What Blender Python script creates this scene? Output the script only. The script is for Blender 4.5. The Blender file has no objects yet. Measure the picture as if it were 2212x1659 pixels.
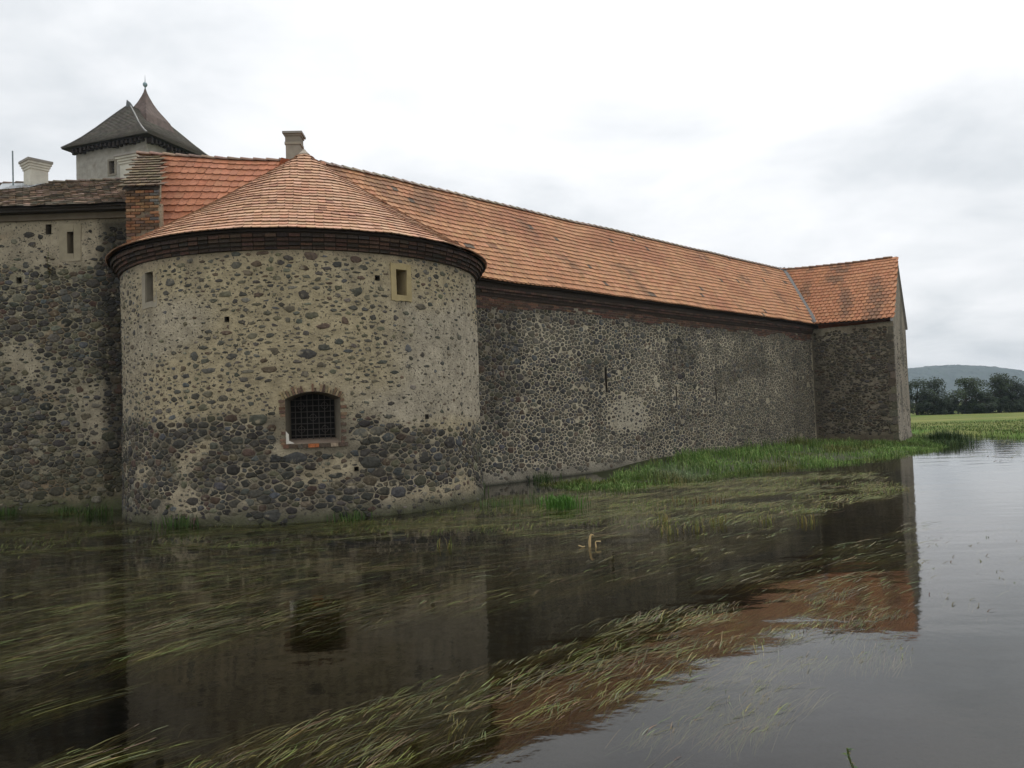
import bpy, math, random
import numpy as np
from mathutils import Vector, Matrix, noise as mnoise

D = bpy.data
SC = bpy.context.scene
COL = SC.collection
R = math.radians

# ------------------------------------------------------------------ camera
cam_d = D.cameras.new('camera'); cam = D.objects.new('camera', cam_d); COL.objects.link(cam)
cam_d.sensor_width = 36.0; cam_d.lens = 36.0 * 1725.0 / 2212.0
cam_d.clip_start = 0.1; cam_d.clip_end = 9000
CAM = Vector((0, 0, 2.0))
PITCH = math.atan(70.5 / 1725.0); ROLL = -0.0355
CM = Matrix.Rotation(math.pi / 2 + PITCH, 4, 'X') @ Matrix.Rotation(ROLL, 4, 'Z')
cam.matrix_world = Matrix.Translation(CAM) @ CM
SC.camera = cam

# ------------------------------------------------------------------ world, sun, exposure
SUN_EL, SUN_AZ = R(60), R(8)          # sun behind the cloud, ahead of the camera, a little to the right
w = D.worlds.new('World'); SC.world = w; w.use_nodes = True
wt = w.node_tree; wt.nodes.clear()
def wn(t, **k):
    n = wt.nodes.new(t)
    for a, b in k.items(): setattr(n, a, b)
    return n
def L(a, b): wt.links.new(a, b)
out = wn('ShaderNodeOutputWorld'); bg = wn('ShaderNodeBackground'); bg.inputs['Strength'].default_value = 0.1
sky = wn('ShaderNodeTexSky', sky_type='NISHITA', sun_disc=False, sun_elevation=SUN_EL, sun_rotation=SUN_AZ)
tc = wn('ShaderNodeTexCoord'); sep = wn('ShaderNodeSeparateXYZ'); L(tc.outputs['Generated'], sep.inputs[0])
absz = wn('ShaderNodeMath', operation='ABSOLUTE'); L(sep.outputs['Z'], absz.inputs[0])
zz = wn('ShaderNodeMath', operation='ADD'); L(absz.outputs[0], zz.inputs[0]); zz.inputs[1].default_value = 0.22
dx = wn('ShaderNodeMath', operation='DIVIDE'); L(sep.outputs['X'], dx.inputs[0]); L(zz.outputs[0], dx.inputs[1])
dy = wn('ShaderNodeMath', operation='DIVIDE'); L(sep.outputs['Y'], dy.inputs[0]); L(zz.outputs[0], dy.inputs[1])
cmb = wn('ShaderNodeCombineXYZ'); L(dx.outputs[0], cmb.inputs[0]); L(dy.outputs[0], cmb.inputs[1])
def wnoise(scale, detail, off, dist=0.2):
    mp = wn('ShaderNodeMapping'); mp.inputs['Location'].default_value = off; L(cmb.outputs[0], mp.inputs[0])
    n = wn('ShaderNodeTexNoise'); n.inputs['Scale'].default_value = scale; n.inputs['Detail'].default_value = detail
    n.inputs['Roughness'].default_value = 0.55; n.inputs['Distortion'].default_value = dist
    L(mp.outputs[0], n.inputs['Vector']); return n
n1 = wnoise(0.8, 3, (2.35, 0.4, 0)); n2 = wnoise(2.3, 5, (5.2, 3.3, 0), 0.25)
mixn = wn('ShaderNodeMix', data_type='FLOAT'); mixn.inputs[0].default_value = 0.5
L(n1.outputs[0], mixn.inputs[2]); L(n2.outputs[0], mixn.inputs[3])
ramp = wn('ShaderNodeValToRGB')
e = ramp.color_ramp.elements
e[0].position = 0.36; e[0].color = (0.58, 0.61, 0.635, 1)
e[1].position = 0.62; e[1].color = (0.90, 0.90, 0.91, 1)
m_ = e.new(0.48); m_.color = (0.75, 0.765, 0.78, 1)
L(mixn.outputs[0], ramp.inputs[0])
# the cloud is brightest around the hidden sun
sd = Vector((math.sin(SUN_AZ) * math.cos(SUN_EL), math.cos(SUN_AZ) * math.cos(SUN_EL), math.sin(SUN_EL)))
dot = wn('ShaderNodeVectorMath', operation='DOT_PRODUCT'); L(tc.outputs['Generated'], dot.inputs[0]); dot.inputs[1].default_value = sd
glow = wn('ShaderNodeMapRange'); glow.interpolation_type = 'SMOOTHERSTEP'
glow.inputs['From Min'].default_value = 0.2; glow.inputs['From Max'].default_value = 1.0
glow.inputs['To Min'].default_value = 8.1; glow.inputs['To Max'].default_value = 10.2
L(dot.outputs['Value'], glow.inputs['Value'])
sc_ = wn('ShaderNodeVectorMath', operation='SCALE'); L(ramp.outputs[0], sc_.inputs[0]); L(glow.outputs[0], sc_.inputs['Scale'])
mixs = wn('ShaderNodeMix', data_type='RGBA'); mixs.inputs[0].default_value = 0.96
L(sky.outputs[0], mixs.inputs[6]); L(sc_.outputs[0], mixs.inputs[7])
L(mixs.outputs[2], bg.inputs['Color']); L(bg.outputs[0], out.inputs['Surface'])

sun_d = D.lights.new('sun', 'SUN'); sun = D.objects.new('sun', sun_d); COL.objects.link(sun)
sun_d.energy = 1.4; sun_d.angle = R(25); sun_d.color = (1, 0.97, 0.92)
sun.rotation_euler = (-sd).to_track_quat('-Z', 'Y').to_euler()

vs = SC.view_settings
SC.display_settings.display_device = 'sRGB'
vs.view_transform = 'Standard'; vs.look = 'None'; vs.exposure = 0.42; vs.gamma = 1.0; vs.use_curve_mapping = False
SC.cycles.use_denoising = True
SC.cycles.max_bounces = 6; SC.cycles.transparent_max_bounces = 12
SC.cycles.volume_bounces = 0
SC.cycles.sample_clamp_indirect = 4.0

# ------------------------------------------------------------------ materials
def newmat(name):
    m = D.materials.new(name); m.use_nodes = True
    nt = m.node_tree; b = nt.nodes['Principled BSDF']
    return m, nt, b
def vmat(name, rough=0.9, nscale=9.0, lo=0.7, hi=1.25, bump=0.3, bscale=40.0, bdist=0.01, spec=0.25, speck=None, spscale=60.0, spthr=0.62, big=None):
    """base colour = per-piece colour attribute, varied by world-space noise"""
    m, nt, b = newmat(name); N = nt.nodes; Lk = nt.links.new
    at = N.new('ShaderNodeAttribute'); at.attribute_name = 'Col'
    geo = N.new('ShaderNodeNewGeometry')
    no = N.new('ShaderNodeTexNoise'); no.inputs['Scale'].default_value = nscale; no.inputs['Detail'].default_value = 5; no.inputs['Roughness'].default_value = 0.6
    Lk(geo.outputs['Position'], no.inputs['Vector'])
    mr = N.new('ShaderNodeMapRange'); mr.inputs[1].default_value = 0.3; mr.inputs[2].default_value = 0.7; mr.inputs[3].default_value = lo; mr.inputs[4].default_value = hi
    Lk(no.outputs[0], mr.inputs[0])
    sc = N.new('ShaderNodeVectorMath'); sc.operation = 'SCALE'; Lk(at.outputs['Color'], sc.inputs[0]); Lk(mr.outputs[0], sc.inputs['Scale'])
    col = sc.outputs[0]
    if big:
        n3 = N.new('ShaderNodeTexNoise'); n3.inputs['Scale'].default_value = big[0]; n3.inputs['Detail'].default_value = 4
        Lk(geo.outputs['Position'], n3.inputs['Vector'])
        r3 = N.new('ShaderNodeMapRange'); r3.inputs[1].default_value = big[1]; r3.inputs[2].default_value = big[1] + 0.14
        Lk(n3.outputs[0], r3.inputs[0])
        mx = N.new('ShaderNodeMix'); mx.data_type = 'RGBA'; Lk(r3.outputs[0], mx.inputs[0]); Lk(col, mx.inputs[6])
        mx.inputs[7].default_value = (*big[2], 1); col = mx.outputs[2]
    if speck:
        n2 = N.new('ShaderNodeTexNoise'); n2.inputs['Scale'].default_value = spscale; n2.inputs['Detail'].default_value = 2
        Lk(geo.outputs['Position'], n2.inputs['Vector'])
        r2 = N.new('ShaderNodeMapRange'); r2.inputs[1].default_value = spthr; r2.inputs[2].default_value = spthr + 0.07
        Lk(n2.outputs[0], r2.inputs[0])
        mx = N.new('ShaderNodeMix'); mx.data_type = 'RGBA'; Lk(r2.outputs[0], mx.inputs[0]); Lk(col, mx.inputs[6])
        mx.inputs[7].default_value = (*speck, 1); col = mx.outputs[2]
    Lk(col, b.inputs['Base Color'])
    b.inputs['Roughness'].default_value = rough; b.inputs['Specular IOR Level'].default_value = spec
    if bump:
        bn = N.new('ShaderNodeTexNoise'); bn.inputs['Scale'].default_value = bscale; bn.inputs['Detail'].default_value = 6
        Lk(geo.outputs['Position'], bn.inputs['Vector'])
        bp = N.new('ShaderNodeBump'); bp.inputs['Strength'].default_value = bump; bp.inputs['Distance'].default_value = bdist
        Lk(bn.outputs[0], bp.inputs['Height']); Lk(bp.outputs[0], b.inputs['Normal'])
    return m
M = {}
M['mortar'] = vmat('mortar', 0.95, 5.0, 0.72, 1.2, 0.9, 22, 0.03, speck=(0.085, 0.076, 0.06), spscale=21, spthr=0.60)
M['stone'] = vmat('stone', 0.88, 16.0, 0.6, 1.4, 0.6, 30, 0.012, big=(6.5, .60, (.30, .255, .175)))
M['brick'] = vmat('brick', 0.92, 25.0, 0.6, 1.3, 0.5, 40, 0.01)
M['tile'] = vmat('roof_tile', 0.85, 14.0, 0.75, 1.2, 0.25, 50, 0.004, speck=(0.12, 0.085, 0.055), spscale=26, spthr=0.66)
M['oldtile'] = vmat('mossy_tile', 0.9, 6.0, 0.7, 1.3, 0.4, 50, 0.006, speck=(0.075, 0.07, 0.045), spscale=12, spthr=0.60)
M['plaster'] = vmat('plaster', 0.93, 3.0, 0.8, 1.15, 0.35, 30, 0.01, big=(1.1, 0.6, (0.24, 0.21, 0.17)))
M['wood'] = vmat('timber', 0.85, 20, 0.7, 1.2, 0.2, 60, 0.004)
M['metal'] = vmat('sheet_metal', 0.45, 8, 0.8, 1.15, 0.05, 30, 0.002, spec=0.5)
M['weed'] = vmat('water_weed', 0.6, 12, 0.7, 1.35, 0, spec=0.15)
M['grass'] = vmat('grass', 0.7, 5, 0.7, 1.3, 0, spec=0.2)
M['leaf'] = vmat('leaf', 0.7, 0.9, 0.6, 1.4, 0, spec=0.2)
M['iron'] = vmat('iron', 0.6, 30, 0.7, 1.2, 0, spec=0.4)

def water_mat():
    m, nt, b = newmat('water'); N = nt.nodes; Lk = nt.links.new
    N.remove(b); o = N['Material Output']
    geo = N.new('ShaderNodeNewGeometry')
    def nz(sx, sy, scale, det, rot=0.0):
        mp = N.new('ShaderNodeMapping'); mp.inputs['Scale'].default_value = (sx, sy, 1); mp.inputs['Rotation'].default_value = (0, 0, rot)
        Lk(geo.outputs['Position'], mp.inputs[0])
        n = N.new('ShaderNodeTexNoise'); n.inputs['Scale'].default_value = scale; n.inputs['Detail'].default_value = det
        Lk(mp.outputs[0], n.inputs['Vector']); return n
    a = nz(0.35, 1.0, 1.1, 2, R(-35)); c = nz(1, 1, 9.0, 2)
    ad = N.new('ShaderNodeMath'); ad.operation = 'MULTIPLY_ADD'; Lk(c.outputs[0], ad.inputs[0]); ad.inputs[1].default_value = 0.08; Lk(a.outputs[0], ad.inputs[2])
    bp = N.new('ShaderNodeBump'); bp.inputs['Strength'].default_value = 0.3; bp.inputs['Distance'].default_value = 0.035
    Lk(ad.outputs[0], bp.inputs['Height'])
    fr = N.new('ShaderNodeFresnel'); fr.inputs['IOR'].default_value = 1.33; Lk(bp.outputs[0], fr.inputs['Normal'])
    tr = N.new('ShaderNodeBsdfTransparent'); tr.inputs[0].default_value = (0.55, 0.53, 0.38, 1)
    gl = N.new('ShaderNodeBsdfGlossy'); gl.inputs['Roughness'].default_value = 0.05; gl.inputs['Color'].default_value = (1, 1, 1, 1)
    Lk(bp.outputs[0], gl.inputs['Normal'])
    mx = N.new('ShaderNodeMixShader'); Lk(fr.outputs[0], mx.inputs[0]); Lk(tr.outputs[0], mx.inputs[1]); Lk(gl.outputs[0], mx.inputs[2])
    Lk(mx.outputs[0], o.inputs['Surface'])
    return m
M['water'] = water_mat()

def ground_mat():
    m, nt, b = newmat('ground'); N = nt.nodes; Lk = nt.links.new
    geo = N.new('ShaderNodeNewGeometry'); sp = N.new('ShaderNodeSeparateXYZ'); Lk(geo.outputs['Position'], sp.inputs[0])
    n = N.new('ShaderNodeTexNoise'); n.inputs['Scale'].default_value = 0.16; n.inputs['Detail'].default_value = 8; Lk(geo.outputs['Position'], n.inputs['Vector'])
    r = N.new('ShaderNodeValToRGB'); e = r.color_ramp.elements
    e[0].position = 0.34; e[0].color = (0.085, 0.15, 0.028, 1); e[1].position = 0.68; e[1].color = (0.20, 0.205, 0.065, 1)
    x = e.new(0.5); x.color = (0.135, 0.155, 0.042, 1); Lk(n.outputs[0], r.inputs[0])
    mr = N.new('ShaderNodeMapRange'); mr.inputs[1].default_value = -0.25; mr.inputs[2].default_value = 0.02; Lk(sp.outputs['Z'], mr.inputs[0])
    mx = N.new('ShaderNodeMix'); mx.data_type = 'RGBA'; Lk(mr.outputs[0], mx.inputs[0])
    mx.inputs[6].default_value = (0.030, 0.026, 0.014, 1); Lk(r.outputs[0], mx.inputs[7])
    Lk(mx.outputs[2], b.inputs['Base Color']); b.inputs['Roughness'].default_value = 0.95; b.inputs['Specular IOR Level'].default_value = 0.1
    n2 = N.new('ShaderNodeTexNoise'); n2.inputs['Scale'].default_value = 3; n2.inputs['Detail'].default_value = 6; Lk(geo.outputs['Position'], n2.inputs['Vector'])
    bp = N.new('ShaderNodeBump'); bp.inputs['Strength'].default_value = 0.8; bp.inputs['Distance'].default_value = 0.15; Lk(n2.outputs[0], bp.inputs['Height']); Lk(bp.outputs[0], b.inputs['Normal'])
    return m
M['ground'] = ground_mat()

# ------------------------------------------------------------------ helpers
def tag(o, label=None, cat=None, group=None, kind=None):
    if label: o['label'] = label
    if cat: o['category'] = cat
    if group: o['group'] = group
    if kind: o['kind'] = kind
    return o
def thing(name, loc, label, cat, group=None):
    o = D.objects.new(name, None); COL.objects.link(o); o.location = loc; o.empty_display_size = 0.3
    return tag(o, label, cat, group)
def wloc(o):
    v = Vector((0, 0, 0))
    while o is not None: v += o.location; o = o.parent
    return v
class MB:
    def __init__(self): self.v = []; self.f = []; self.c = []
    def add(self, vs, fs, col):
        k = len(self.v); self.v.extend([tuple(p) for p in vs]); self.f.extend([[i + k for i in q] for q in fs])
        if isinstance(col, list): self.c.extend(col)
        else: self.c.extend([tuple(col[:3])] * len(vs))
    def box(self, c, half, axes=None, col=(.5, .5, .5), taper=1.0):
        X, Y, Z = axes or (Vector((1, 0, 0)), Vector((0, 1, 0)), Vector((0, 0, 1)))
        c = Vector(c); vs = []
        for k in (-1, 1):
            t = taper if k > 0 else 1.0
            for i, j in ((-1, -1), (1, -1), (1, 1), (-1, 1)):
                vs.append(c + X * (half[0] * i * t) + Y * (half[1] * j * t) + Z * (half[2] * k))
        self.add(vs, [(3, 2, 1, 0), (4, 5, 6, 7), (0, 1, 5, 4), (1, 2, 6, 5), (2, 3, 7, 6), (3, 0, 4, 7)], col)
    def tube(self, pts, rad, col, sides=6, cap=True):
        rads = rad if isinstance(rad, (list, tuple)) else [rad] * len(pts)
        pts = [Vector(p) for p in pts]; vs = []; fs = []
        for i, p in enumerate(pts):
            d = (pts[min(i + 1, len(pts) - 1)] - pts[max(i - 1, 0)]).normalized()
            a = d.orthogonal().normalized() if abs(d.z) < 0.99 else Vector((1, 0, 0)); b = d.cross(a)
            for k in range(sides):
                t = 2 * math.pi * k / sides; vs.append(p + (a * math.cos(t) + b * math.sin(t)) * rads[i])
        for i in range(len(pts) - 1):
            for k in range(sides):
                k2 = (k + 1) % sides; fs.append((i * sides + k, i * sides + k2, (i + 1) * sides + k2, (i + 1) * sides + k))
        if cap: fs.append(tuple(range(sides))[::-1]); fs.append(tuple((len(pts) - 1) * sides + k for k in range(sides)))
        self.add(vs, fs, col)
    def build(self, name, mat, parent=None, smooth=False, kind=None, center=False):
        return mesh_obj(name, self.v, self.f, self.c, mat, parent, smooth, kind, center)
def mesh_obj(name, v, f, c, mat, parent=None, smooth=False, kind=None, center=False):
    base = wloc(parent) if parent else Vector((0, 0, 0))
    v = np.asarray(v, dtype=np.float64)
    org = v.mean(axis=0) if center else np.array(base)
    me = D.meshes.new(name); me.from_pydata((v - org).tolist(), [], f)
    at = me.color_attributes.new('Col', 'FLOAT_COLOR', 'POINT')
    ca = np.ones((len(v), 4), dtype=np.float32); ca[:, :3] = np.asarray(c, dtype=np.float32); at.data.foreach_set('color', ca.ravel())
    if smooth: me.polygons.foreach_set('use_smooth', np.ones(len(me.polygons), dtype=bool))
    me.materials.append(M[mat] if isinstance(mat, str) else mat)
    o = D.objects.new(name, me); COL.objects.link(o)
    if parent: o.parent = parent
    if center: o.location = Vector(org) - base
    if kind: o['kind'] = kind
    return o
CMi = (Matrix.Translation(CAM) @ CM).inverted()
def project(p):
    q = CMi @ Vector(p)
    if q.z > -0.1: return None
    return (1106 - 1725 * q.x / q.z, 829.5 + 1725 * q.y / q.z)
TC = Vector((-5.23, 20.66, 0)); TR = 4.37; CONE_R = 4.66; CONE_Z0 = 5.95; CONE_Z1 = 9.06
def behind_tower(p):
    for i in range(1, 16):
        q = CAM.lerp(Vector(p), i / 16.0); r = math.hypot(q.x - TC.x, q.y - TC.y)
        if r < TR and q.z < 5.9: return True
        if r < CONE_R and q.z < CONE_Z1 - (CONE_Z1 - CONE_Z0) * r / CONE_R and q.z > 5.6: return True
    return False
def emit(pieces, name, rest_name, mat, parent, limit=300, smooth=False, hide=False):
    """pieces: (verts, faces, col, size). The ones that show largest become objects; the rest one part."""
    sc = []
    for i, (v, f, c, s) in enumerate(pieces):
        ctr = sum((Vector(p) for p in v), Vector()) / len(v); px = project(ctr); k = s / max((ctr - CAM).length, 1) ** 2
        if px is None or not (-20 < px[0] < 2232 and -20 < px[1] < 1679): k = -1
        elif hide and behind_tower(ctr): k = -1
        sc.append((k, i))
    sc.sort(reverse=True); rest = MB(); n = 0
    for k, i in sc:
        v, f, c, s = pieces[i]
        if n < limit and k > 0:
            mesh_obj(name, v, f, c if isinstance(c, list) else [c] * len(v), mat, parent, smooth, None, True); n += 1
        else: rest.add(v, f, c)
    if rest.v: rest.build(rest_name, mat, parent, smooth, 'stuff')
def nz3(x, y, z=0.0): return mnoise.noise(Vector((x, y, z)))
def lerp(a, b, t): return a + (b - a) * t
def sst(a, b, x):
    t = min(1, max(0, (x - a) / (b - a))); return t * t * (3 - 2 * t)
def mixc(a, b, t): return tuple(lerp(a[i], b[i], t) for i in range(3))
def jit(c, rnd, k=0.15):
    s = 1 + rnd.uniform(-k, k); return tuple(max(0.004, x * s * (1 + rnd.uniform(-k, k) * 0.3)) for x in c)

# ------------------------------------------------------------------ walls: mortar sheet with openings, stones set in it
def spaced(a, b, step, brk):
    n = max(1, int(round((b - a) / step))); xs = [a + (b - a) * i / n for i in range(n + 1)]
    xs = [x for x in xs if all(abs(x - q) > step * 0.45 for q in brk)] + [q for q in brk if a <= q <= b]
    return sorted(set(xs + ([] if a in brk else [a]) + ([] if b in brk else [b])))
def wall_sheet(name, s0, s1, z0, z1, mp, disp, colf, holes, parent, step=0.09, mat='mortar', depth=0.0):
    S = spaced(s0, s1, step, [q for h in holes for q in h[:2]]); Z = spaced(z0, z1, step, [q for h in holes for q in h[2:4]])
    b = MB(); ns = len(S)
    vs = [mp(s, z, disp(s, z)) for z in Z for s in S]; cs = [colf(s, z) for z in Z for s in S]; fs = []
    for j in range(len(Z) - 1):
        zc = (Z[j] + Z[j + 1]) / 2
        for i in range(ns - 1):
            sc = (S[i] + S[i + 1]) / 2
            if any(h[0] < sc < h[1] and h[2] < zc < h[3] for h in holes): continue
            fs.append((j * ns + i, j * ns + i + 1, (j + 1) * ns + i + 1, (j + 1) * ns + i))
    b.add(vs, fs, cs)
    return b.build(name, mat, parent, True)
def clip(poly, px, py, nx, ny):
    o = []
    for i in range(len(poly)):
        a = poly[i]; c = poly[(i + 1) % len(poly)]
        da = (a[0] - px) * nx + (a[1] - py) * ny; dc = (c[0] - px) * nx + (c[1] - py) * ny
        if da <= 0: o.append(a)
        if (da < 0 < dc) or (dc < 0 < da):
            t = da / (da - dc); o.append((a[0] + (c[0] - a[0]) * t, a[1] + (c[1] - a[1]) * t))
    return o
def make_stones(s0, s1, z0, z1, dens, holes, mp, disp, palf, seed, sizes=(0.19, 0.13, 0.098, 0.074, 0.055), asp=1.6, edge=0.03, shares=(0.14, 0.4, 0.9, 1.6, 1.9), joint=.010):
    """dens(s,z,r) -> (chance of a stone, scale of the stone in its cell, proud)"""
    rnd = random.Random(seed); cell = 0.2; grid = {}; pts = []
    W = s1 - s0; H = (z1 - z0) * asp
    def near(x, y, rr):
        g = int(math.ceil(rr / cell)); cx, cy = int(x // cell), int(y // cell)
        for i in range(cx - g, cx + g + 1):
            for j in range(cy - g, cy + g + 1):
                for k in grid.get((i, j), ()): yield k
    for r_, share in zip(sizes, shares):
        for _ in range(int(W * H / (r_ * r_ * 3.0) * share)):
            x = rnd.uniform(0, W); y = rnd.uniform(0, H); rr = r_ * rnd.uniform(0.85, 1.15); ok = True
            for k in near(x, y, (rr + sizes[0] * 1.15) * .8):
                p = pts[k]; m = (rr + p[2]) * 0.80
                if (p[0] - x) ** 2 + (p[1] - y) ** 2 < m * m: ok = False; break
            if ok:
                grid.setdefault((int(x // cell), int(y // cell)), []).append(len(pts)); pts.append((x, y, rr))
    out_ = []
    for a, (x, y, rr) in enumerate(pts):
        s, z = x + s0, y / asp + z0
        pr, scl, proud = dens(s, z, rr)
        if rnd.random() > pr: continue
        L_ = rr * (2.1 if scl > .9 else 1.35); ca = [(x + L_ * math.cos(t * math.pi / 4 + .39) * 1.08, y + L_ * math.sin(t * math.pi / 4 + .39) * 1.08) for t in range(8)]
        if scl <= .9:        # loose stones: uneven five- to seven-sided outlines
            m_ = rnd.choice((4, 5, 5, 6, 7)); a0 = rnd.uniform(0, 6.28)
            ca = [(x + rr * rnd.uniform(1.0, 1.7) * math.cos(a0 + 6.283 * (t + rnd.uniform(-.3, .3)) / m_), y + rr * rnd.uniform(.9, 1.5) * math.sin(a0 + 6.283 * (t + rnd.uniform(-.3, .3)) / m_)) for t in range(m_)]
        for k in near(x, y, rr * 1.8 + sizes[0] * .9):
            if k == a: continue
            p = pts[k]; ex, ey = p[0] - x, p[1] - y; d = math.hypot(ex, ey)
            if d < 1e-4 or d > rr * 2.4 + p[2] * 2.0: continue
            t = (d * d + rr * rr - p[2] * p[2]) / (2 * d); ca = clip(ca, x + ex / d * t, y + ey / d * t, ex / d, ey / d)
            if len(ca) < 3: break
        if len(ca) < 3: continue
        gx = sum(p[0] for p in ca) / len(ca); gy = sum(p[1] for p in ca) / len(ca)
        k_ = scl * rnd.uniform(0.86, 1.08)
        gap = joint if scl > .9 else .005
        pl = []; st_x = rnd.uniform(.88, 1.12) if scl > .85 else rnd.uniform(.8, 1.35); st_y = 1.0 if scl > .85 else 1 / st_x
        rag = .10 if scl > .9 else .24; cr = .10 if scl > .9 else .13
        for p in ca:
            ex, ey = p[0] - gx, p[1] - gy; d = math.hypot(ex, ey) + 1e-6; q = max(0.2, (k_ * d - gap) / d) * rnd.uniform(1 - rag, 1.06)
            pl.append((gx + ex * q * st_x, gy + ey * q * st_y))
        pl2 = []
        for i in range(len(pl)):
            p, q = pl[i], pl[(i + 1) % len(pl)]
            pl2.append((lerp(p[0], q[0], cr), lerp(p[1], q[1], cr))); pl2.append((lerp(p[0], q[0], 1 - cr), lerp(p[1], q[1], 1 - cr)))
        pl = [(p[0] + s0, p[1] / asp + z0) for p in pl2]; gs, gz = gx + s0, gy / asp + z0
        x0, x1 = min(p[0] for p in pl), max(p[0] for p in pl); y0, y1 = min(p[1] for p in pl), max(p[1] for p in pl)
        if x1 - x0 < .045: continue
        if x0 < s0 - edge or x1 > s1 + edge or y0 < z0 - 0.05 or y1 > z1 + 0.02: continue
        if any(x1 > h[0] - h[4] and x0 < h[1] + h[4] and y1 > h[2] - h[4] and y0 < h[3] + h[4] for h in holes): continue
        n = len(pl); d0 = disp(gs, gz); pd = proud * rnd.uniform(0.4, 1.5); tl = rnd.uniform(-.25, .25); tv = rnd.uniform(-.25, .25)
        vs = [mp(p[0], p[1], disp(p[0], p[1]) - 0.018) for p in pl]
        kr, h0, h1 = (.965, .45, 1.0) if scl > .9 else (.90, .07, 1.07)
        vs += [mp(lerp(gs, p[0], kr), lerp(gz, p[1], kr), disp(p[0], p[1]) + pd * rnd.uniform(h0, h1) + tl * (p[0] - gs) * .3 + tv * (p[1] - gz) * .3) for p in pl]
        vs += [mp(lerp(gs, p[0], .45), lerp(gz, p[1], .45), d0 + pd * (.95 + rnd.uniform(-.35, .35)) + tl * (p[0] - gs) * .2 + tv * (p[1] - gz) * .2) for p in pl]
        vs.append(mp(gs, gz, d0 + pd * rnd.uniform(.7, 1.1)))
        fs = []
        for i in range(n):
            j = (i + 1) % n
            fs += [(i, j, n + j, n + i), (n + i, n + j, 2 * n + j, 2 * n + i), (2 * n + i, 2 * n + j, 3 * n)]
        out_.append((vs, fs, palf(s, z, rnd), (x1 - x0) * (y1 - y0)))
    return out_
PAL_MID = [((.115, .107, .086), 4), ((.074, .070, .060), 5), ((.145, .130, .088), 3), ((.115, .082, .058), 1.2), ((.105, .108, .106), 1.0), ((.19, .175, .135), .8)]
PAL_DARK = [((.052, .048, .041), 5), ((.077, .070, .056), 4), ((.095, .083, .055), 2), ((.09, .062, .045), 1.0), ((.075, .076, .075), 1)]
PAL_WALL = [((.078, .074, .066), 5), ((.105, .098, .083), 4), ((.13, .115, .085), 2.5), ((.115, .085, .062), 1.0), ((.092, .094, .094), 1.2), ((.055, .052, .047), 2.5)]
def pick(pal, rnd):
    t = rnd.uniform(0, sum(p[1] for p in pal))
    for c, k in pal:
        t -= k
        if t <= 0: break
    return jit(c, rnd, 0.22)
def frame_boxes(b, mp, h, wid, proud, col, rnd=None, skip=()):
    """flat plaster band round an opening, following the wall"""
    s0, s1, z0, z1 = h[:4]
    def quadstrip(a0, a1, c0, c1):
        n = 5; vs = []; fs = []
        for k in range(n + 1):
            s = lerp(a0, a1, k / n)
            for z, d in ((c0, -.03), (c0, proud), (c1, proud), (c1, -.03)):
                ins = s0 - .001 <= s <= s1 + .001 and z0 - .001 <= z <= z1 + .001; q = 0 if ins else wid * .22
                vs.append(mp(s + q * nz3(s * 7, z * 7, 3), z + q * nz3(s * 7, z * 7, 8), d + .006 * nz3(s * 5, z * 5, 4)))
        for k in range(n):
            for q in range(3): fs.append((k * 4 + q, (k + 1) * 4 + q, (k + 1) * 4 + q + 1, k * 4 + q + 1))
        fs.append((3, 2, 1, 0)); fs.append(tuple(n * 4 + q for q in range(4)))
        b.add(vs, fs, col)
    quadstrip(s0 - wid, s0, z0 - wid, z1 + wid); quadstrip(s1, s1 + wid, z0 - wid, z1 + wid)
    quadstrip(s0, s1, z1, z1 + wid); quadstrip(s0, s1, z0 - wid, z0)
def reveal(b, mp, h, depth, col, splay=0.0, backcol=None):
    s0, s1, z0, z1 = h[:4]; i0, i1, k0, k1 = s0 + splay, s1 - splay, z0 + splay, z1 - splay * .5
    o = [mp(s0, z0, 0.012), mp(s1, z0, 0.012), mp(s1, z1, 0.012), mp(s0, z1, 0.012)]
    q = [mp(i0, k0, -depth), mp(i1, k0, -depth), mp(i1, k1, -depth), mp(i0, k1, -depth)]
    b.add(o + q, [(0, 1, 5, 4), (1, 2, 6, 5), (2, 3, 7, 6), (3, 0, 4, 7)], col)
    return q

# ------------------------------------------------------------------ roofs: ruled surfaces carrying single tiles
TILE2D = [(-.5, 1), (.5, 1), (.5, .09), (.36, .028), (0, 0), (-.36, .028), (-.5, .09)]
def tile_piece(p, du, dn, W, Ln, th, lift, col, rnd):
    dv = dn.cross(du).normalized(); vs = []
    sk = rnd.uniform(-.02, .02)
    for k in (1, 0):
        for (x, y) in TILE2D:
            zl = lift * (1 - y) + rnd.uniform(0, .002)
            vs.append(p + du * ((x + sk * y) * W) + dv * (y * Ln) + dn * (zl + (th if k else 0.0)))
    vs += vs[2:7]; n = 7     # the cut edge has its own, darker colour
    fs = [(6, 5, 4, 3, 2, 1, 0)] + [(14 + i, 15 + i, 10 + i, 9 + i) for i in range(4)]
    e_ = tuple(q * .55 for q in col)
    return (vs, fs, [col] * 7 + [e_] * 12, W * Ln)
def surf(P, a, b, ea=0.004, eb=0.01):
    p = P(a, b); du = (P(a + ea, b) - P(a - ea, b)).normalized(); dv = (P(a, b + eb) - P(a, b - eb)); n = du.cross(dv).normalized()
    return p, du, n
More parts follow.
